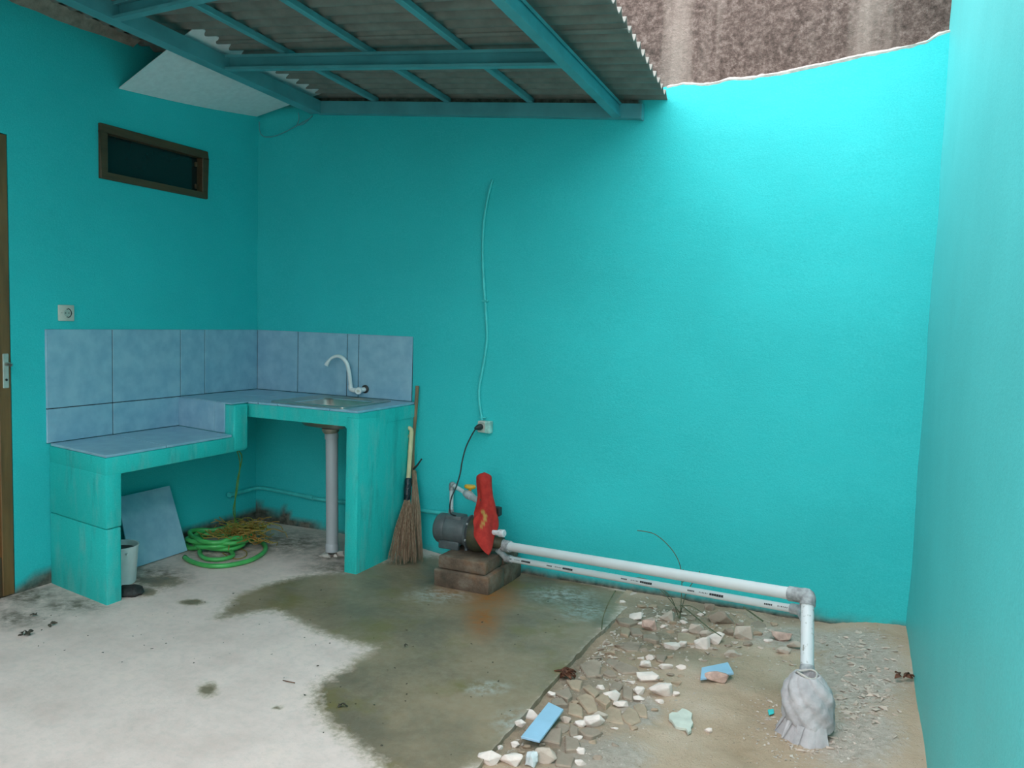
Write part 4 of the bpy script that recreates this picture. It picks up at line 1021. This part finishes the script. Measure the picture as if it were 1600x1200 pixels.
for (u, v), wp2, hp2, m_, lb in F:
    seed += 1
    rnd = random.Random(seed); b = G(u, v + 1, .004); k = depth(b) / FPX
    right = RM @ Vector((1, 0, 0)); right.z = 0; right.normalize(); fwd = Vector((-right.y, right.x, 0))
    n = rnd.choice((4, 5, 5, 6)); a0 = rnd.random() * 6.28; pts = []
    for i in range(n):
        a = a0 + (i + rnd.uniform(-.34, .34)) * 2 * math.pi / n; q = rnd.uniform(.80, 1.32)
        pts.append(b + right * math.cos(a) * wp2 * k * .53 * q + fwd * math.sin(a) * hp2 * k * .53 * 2.0 * q + Vector((0, 0, -.022)))
    tilt = Vector((rnd.gauss(0, .05), rnd.gauss(0, .05), 0)); mb = MB(); mb.prism(pts, (0, 0, .024 + rnd.random() * .012))
    for vv in mb.bm.verts: vv.co.z += (vv.co - b).dot(tilt)
    tag(obj('concrete_chunk', mb.bevel(.004, 1).rough(.002, 30), m_), lb, 'rubble', 'cracked flat pieces of concrete')

# smaller broken pieces that fill the gaps, alike among themselves
rnd2 = random.Random(77); taken = [p for p, *_ in S] + [p for p, *_ in F]; k2 = 0
kinds = (('st_grey', 'grey'), ('st_tan', 'tan'), ('st_white', 'pale'))
LAND = [(850, 1132, 'front tile shard'), (1120, 1050, 'far tile shard'), (1064, 1130, 'white plaster flake'), (884, 1054, 'dead red leaves'), (1034, 1080, 'largest pale stone'), (1019, 978, 'pink brick lump'), (995, 961, 'pale pointed stone'),
        (1008, 1039, 'cube-like pale stone'), (955, 1085, 'upright pale wedge'), (1164, 990, 'beige cut block'), (927, 1129, 'angular pale stone'), (764, 1184, 'nearest big stone'), (1110, 997, 'tight stone cluster'), (907, 1162, 'two stacked small stones')]
ORD = ('nearest', 'second', 'third', 'fourth', 'fifth', 'sixth', 'seventh'); used_l = {}
def gap_label(u, v, col):
    a = min(LAND, key=lambda q: math.hypot(q[0] - u, (q[1] - v) * 1.3)); dx, dy = u - a[0], (v - a[1]) * 1.3
    d = ('right of' if dx > 0 else 'left of') if abs(dx) > abs(dy) else ('in front of' if dy > 0 else 'behind')
    return col, d, a[2], math.hypot(dx, dy)
gap = []
for _ in range(4000):
    if k2 >= 62: break
    if rnd2.random() < .66: u = rnd2.uniform(800, 1070); v = rnd2.uniform(965, 1195); ok = 0 < (u - (958 - 190 * (v - 985) / 205)) - 8 < 210 - (v - 965) * .25
    else: u = rnd2.uniform(965, 1235); v = rnd2.uniform(940, 1010); ok = v > 938 + (u - 965) * .13
    sz = rnd2.uniform(9, 17)
    if not ok or any(math.hypot((a - u), (b - v) * 1.25) < sz * .9 + 5 for a, b in taken): continue
    taken.append((u, v)); k2 += 1; seed += 1
    m_, col_ = kinds[rnd2.choices((0, 1, 2), (.45, .35, .2))[0]]
    gap.append((gap_label(u, v, col_), u, v, sz, m_, seed))
for (col_, d_, l_, dist_), u, v, sz, m_, sd_ in sorted(gap, key=lambda q: q[0][3]):
    k_ = (col_, d_, l_); n_ = used_l.get(k_, 0); used_l[k_] = n_ + 1
    stone(u, v, sz, sz * .75, m_, f'small {col_} broken piece, {ORD[n_]} one {d_} the {l_}', .45, sd_, 11)
# gravel and grit: nobody could count it
mb = MB(); rnd = random.Random(5)
spots = []
def near(u, v, su, sv, n, s0, s1):
    for _ in range(n): spots.append((rnd.gauss(u, su), rnd.gauss(v, sv), rnd.uniform(s0, s1)))
for k in range(260):                                   # along the broken slab edge
    t = rnd.random(); u = 958 - 190 * t + rnd.gauss(9, 7); v = 985 + 205 * t + rnd.gauss(0, 6); spots.append((u, v, rnd.uniform(1.2, 4)))
near(925, 1030, 24, 10, 130, 1.2, 4); near(970, 1062, 18, 7, 90, 1.2, 4); near(945, 1005, 18, 8, 60, 1.2, 3.5); near(1000, 1080, 40, 26, 110, 1.2, 3.6)
near(1330, 1100, 34, 34, 260, 1.2, 4.5); near(1260, 1165, 40, 18, 200, 1.2, 4.5); near(1370, 1050, 28, 36, 120, 1.2, 3.6); near(1200, 1120, 14, 24, 60, 1.2, 4.2)
near(1010, 950, 60, 14, 150, 1.2, 4); near(1130, 975, 70, 14, 140, 1.2, 4); near(900, 1160, 60, 28, 170, 1, 3.2); near(1330, 1000, 40, 12, 120, 1, 3)
near(1150, 1090, 110, 60, 150, .8, 2.4); near(1020, 1000, 50, 16, 120, 1.2, 4.2)
for u, v, s in spots:
    p = G(u, v)
    if not (2.735 < p.x < 3.99) or p.y > -.04 or p.y < -2.2: continue
    r = s * depth(p) / FPX * .48
    mb.hull([p + Vector((rnd.gauss(0, r), rnd.gauss(0, r), rnd.uniform(-.3 * r, 1.0 * r))) for _ in range(7)])
gv = obj('gravel', mb, 'grit', origin=False); gv['kind'] = 'stuff'; tag(gv, 'pale grit and small gravel scattered over the bare earth', 'gravel')
mb = MB(); cr_ = random.Random(8)
for k in range(420):
    u = cr_.gauss(1340, 45) if k % 2 else cr_.gauss(1050, 110); v = cr_.gauss(1060, 60) if k % 2 else cr_.gauss(985, 30)
    p = G(u, v)
    if not (2.74 < p.x < 3.99) or p.y > -.04 or p.y < -2.2: continue
    r = cr_.uniform(.004, .012); mb.hull([p + Vector((cr_.gauss(0, r), cr_.gauss(0, r), cr_.uniform(-.3 * r, .8 * r))) for _ in range(7)])
gv = obj('earth_clods', mb, 'st_beige', origin=False); gv['kind'] = 'stuff'; tag(gv, 'beige crumbs of earth and mortar between the stones', 'earth')

def flat_piece(name, px, th, m, label, cat, lift=.012, group=None, tilt=0):
    pts = [G(u, v, lift) for u, v in px]; c = sum(pts, Vector()) / len(pts); z = c.z
    for i, p in enumerate(pts): p.z = z + (p - c).y * tilt
    mb = MB(); mb.prism(pts, (0, 0, th)); return tag(obj(name, mb.bevel(.0015, 1), m), label, cat, group)
flat_piece('tile_shard', [Z(548, 726), Z(642, 764), Z(492, 968), Z(376, 932)], .009, 'tile_side', 'long blue tile shard lying near the slab edge', 'tile', .030)
flat_piece('tile_shard', [Y_(928, 618), Y_(1040, 610), Y_(1066, 650), Y_(922, 664)], .009, 'tile_side', 'blue tile shard out on the bare brown earth', 'tile', .020, tilt=.04)
flat_piece('plaster_flake', [Z(*q) for q in ((1300, 800), (1318, 785), (1352, 790), (1382, 770), (1415, 778), (1446, 800), (1440, 830), (1452, 858), (1438, 882), (1440, 905), (1420, 915), (1404, 888), (1372, 882), (1340, 868), (1318, 838), (1300, 824))], .012, 'plaster', 'irregular white plaster flake on the brown earth', 'plaster', .004)
flat_piece('paint_flake', [Y_(1212, 800), Y_(1238, 798), Y_(1240, 815), Y_(1218, 822)], .004, 'pipepaint', 'tiny turquoise paint flake near the sack', 'paint flake', .006)
# dead leaves in a clump
def leafclump(name, u, v, n, s, m, label, seed_, lift=.006):
    rnd = random.Random(seed_); mb = MB(); c = G(u, v, lift)
    for k in range(n):
        b = c + Vector((rnd.gauss(0, s * .42), rnd.gauss(0, s * .5), abs(rnd.gauss(0, s * .2)))); d = Vector((rnd.gauss(0, 1), rnd.gauss(0, 1), rnd.gauss(0, .3))).normalized(); e = d.cross(Vector((rnd.gauss(0, .4), rnd.gauss(0, .4), 1))).normalized()
        L = s * rnd.uniform(.8, 1.35); up = d.cross(e)
        if up.z < 0: up = -up
        P = [[b + d * L * t + e * L * .35 * w_ * math.sin(math.pi * min(.97, .05 + t)) + up * L * (.18 * abs(w_) + .12 * math.sin(t * 5)) for w_ in (-1, 0, 1)] for t in (0, .25, .5, .75, 1)]
        mb.grid(P)
    o = obj(name, mb, m, smooth=60); so = o.modifiers.new('t', 'SOLIDIFY'); so.thickness = .001
    return tag(o, label, 'leaves')
leafclump('dead_leaves', *Z(655, 538), 26, .030, 'leaf', 'clump of dead red brown leaves at the slab edge', 2, .012)
leafclump('dry_leaf', 38, 993, 7, .022, 'leaf2', 'dark dry leaf on the pale floor nearest the door', 3)
leafclump('dry_leaf', 77, 976, 3, .018, 'leaf2', 'dark leaf scrap between the door and the counter leg, second from the door leaf', 4)
leafclump('dry_leaf', 56, 961, 4, .018, 'leaf2', 'greenish dark leaf scrap on the grimy floor by the door', 6)
leafclump('dry_leaf', 533, 1103, 3, .020, 'leaf2', 'small brown leaf on the edge of the wet floor', 7)
leafclump('dry_leaf', 633, 1010, 2, .014, 'leaf2', 'tiny brown leaf in the middle of the wet floor', 9)
leafclump('dry_leaf', 1413, 1058, 7, .030, 'leaf', 'dark red brown leaf at the foot of the right wall', 12, .012)
mb = MB(); mb.tube([G(442, 1063, .004), G(451, 1065, .006), G(461, 1067, .003)], .002, 6); tag(obj('twig', mb, 'leaf', smooth=60), 'short reddish twig alone on the pale floor', 'twig')
mb = MB(); rnd = random.Random(21)
for k in range(70):
    u, v = rnd.uniform(440, 900), rnd.uniform(915, 1180)
    p = G(u, v)
    if p.x > 2.66: continue
    r = rnd.uniform(.0015, .004); mb.hull([p + Vector((rnd.gauss(0, r), rnd.gauss(0, r), rnd.uniform(-.2 * r, r))) for _ in range(7)])
for k in range(40):
    u, v = rnd.uniform(60, 430), rnd.uniform(925, 1040)
    p = G(u, v); r = rnd.uniform(.0015, .0035); mb.hull([p + Vector((rnd.gauss(0, r), rnd.gauss(0, r), rnd.uniform(-.2 * r, r))) for _ in range(7)])
gv = obj('floor_specks', mb, 'leaf2', origin=False); gv['kind'] = 'stuff'; tag(gv, 'scattered dark crumbs on the concrete floor', 'dirt')
mb = MB(); c = G(830, 1194); mb.lathe([(.001, 0), (.018, 0), (.020, .02), (.016, .034), (.001, .036)], c, seg=14, cap=False, fn=lambda q, a, r, h: q + Vector(noise.noise_vector(q * 60)) * .010)
tag(obj('plastic_scrap', mb, 'clear', smooth=40), 'shiny crumpled plastic scrap in the front row of stones', 'scrap')

# dry weeds by the wall
wd = thing('dry_weed', 'spindly dry weed with arching stems below the pipes', 'weed', G(*Y_(832, 420)))
def stem(px, depth_y, r=.0022, name='stem'):
    P = [at(u, v, y=yy) for (u, v), yy in zip(px, depth_y)]
    obj(name, MB().tube(spline(P, 5), r, 5, False), 'weed', wd, 60)
yb = G(*Y_(835, 410)).y
stem([Y_(835, 405), Y_(840, 320), Y_(842, 230), Y_(830, 160), Y_(790, 95), Y_(725, 40), Y_(650, 24)], [yb, yb + .02, yb + .04, yb + .06, yb + .07, yb + .07, yb + .06], .0024)
stem([Y_(830, 405), Y_(860, 300), Y_(895, 240), Y_(920, 200)], [yb, yb - .02, yb - .03, yb - .04])
stem([Y_(828, 400), Y_(800, 320), Y_(760, 280), Y_(720, 262)], [yb, yb - .02, yb - .02, yb - .02])
stem([Y_(838, 345), Y_(900, 395), Y_(960, 445), Y_(1012, 480)], [yb - .02, yb - .14, yb - .26, yb - .33], .0026)
stem([Y_(835, 380), Y_(770, 300), Y_(700, 240), Y_(640, 228), Y_(595, 240)], [yb, yb - .02, yb - .04, yb - .06, yb - .08], .002)
stem([Y_(832, 350), Y_(880, 350), Y_(940, 385)], [yb - .02, yb - .06, yb - .12], .002)
stem([Y_(842, 250), Y_(870, 225), Y_(846, 190)], [yb + .03, yb + .03, yb + .03], .0018)
q0 = G(*Y_(497, 452)); P = [q0, at(*Y_(503, 400), y=q0.y + .03), at(*Y_(525, 340), y=q0.y + .08), at(*Y_(556, 285), y=q0.y + .16)]
tag(obj('dry_stalk', MB().tube(spline(P, 5), .003, 6), 'weed', smooth=60), 'single bent dry stalk standing at the far end of the slab edge', 'stalk')
P = [G(*Y_(1108, 355), .03), G(*Y_(1150, 385), .03), G(*Y_(1192, 415), .02)]
tag(obj('dry_stalk', MB().tube(spline(P, 4), .004, 6), 'weed', smooth=60), 'dark dry stalk lying under the thin pipe near the bend', 'stalk')

# ------------------------------------------------------------------ parts of parts
def nest(root, part, *subs):
    kids = list(root.children); p = [k for k in kids if k.name.split('.')[0] == part][0]
    for k in kids:
        if k is not p and k.name.split('.')[0] in subs: k.parent = p
nest(fc, 'tap_body', 'wall_flange'); nest(fc, 'knob', 'knob_cap'); nest(sk, 'basin', 'drain', 'drain_body'); nest(wp, 'pipe', 'collar', 'cap_ring')
nest(so, 'face_plate', 'socket_ring', 'socket_well', 'contacts'); nest(bx, 'box', 'painted_side', 'socket_ring'); nest(bk, 'body', 'lug')
nest(pu, 'motor', 'end_cover', 'terminal_box', 'motor_foot'); nest(pu, 'pump_head', 'discharge_neck', 'suction_neck', 'priming_plug', 'bolt'); nest(dp, 'valve_body', 'valve_handle')
nest(b1, 'grip', 'split_tip', 'binding'); nest(b2, 'stick', 'side_twig', 'binding'); nest(dr, 'stile', 'lock_plate', 'door_handle', 'keyhole'); nest(wf, 'window_frame', 'clip')
nest(cd, 'conduit', 'clip'); nest(sc_, 'cloth', 'frayed_hem')
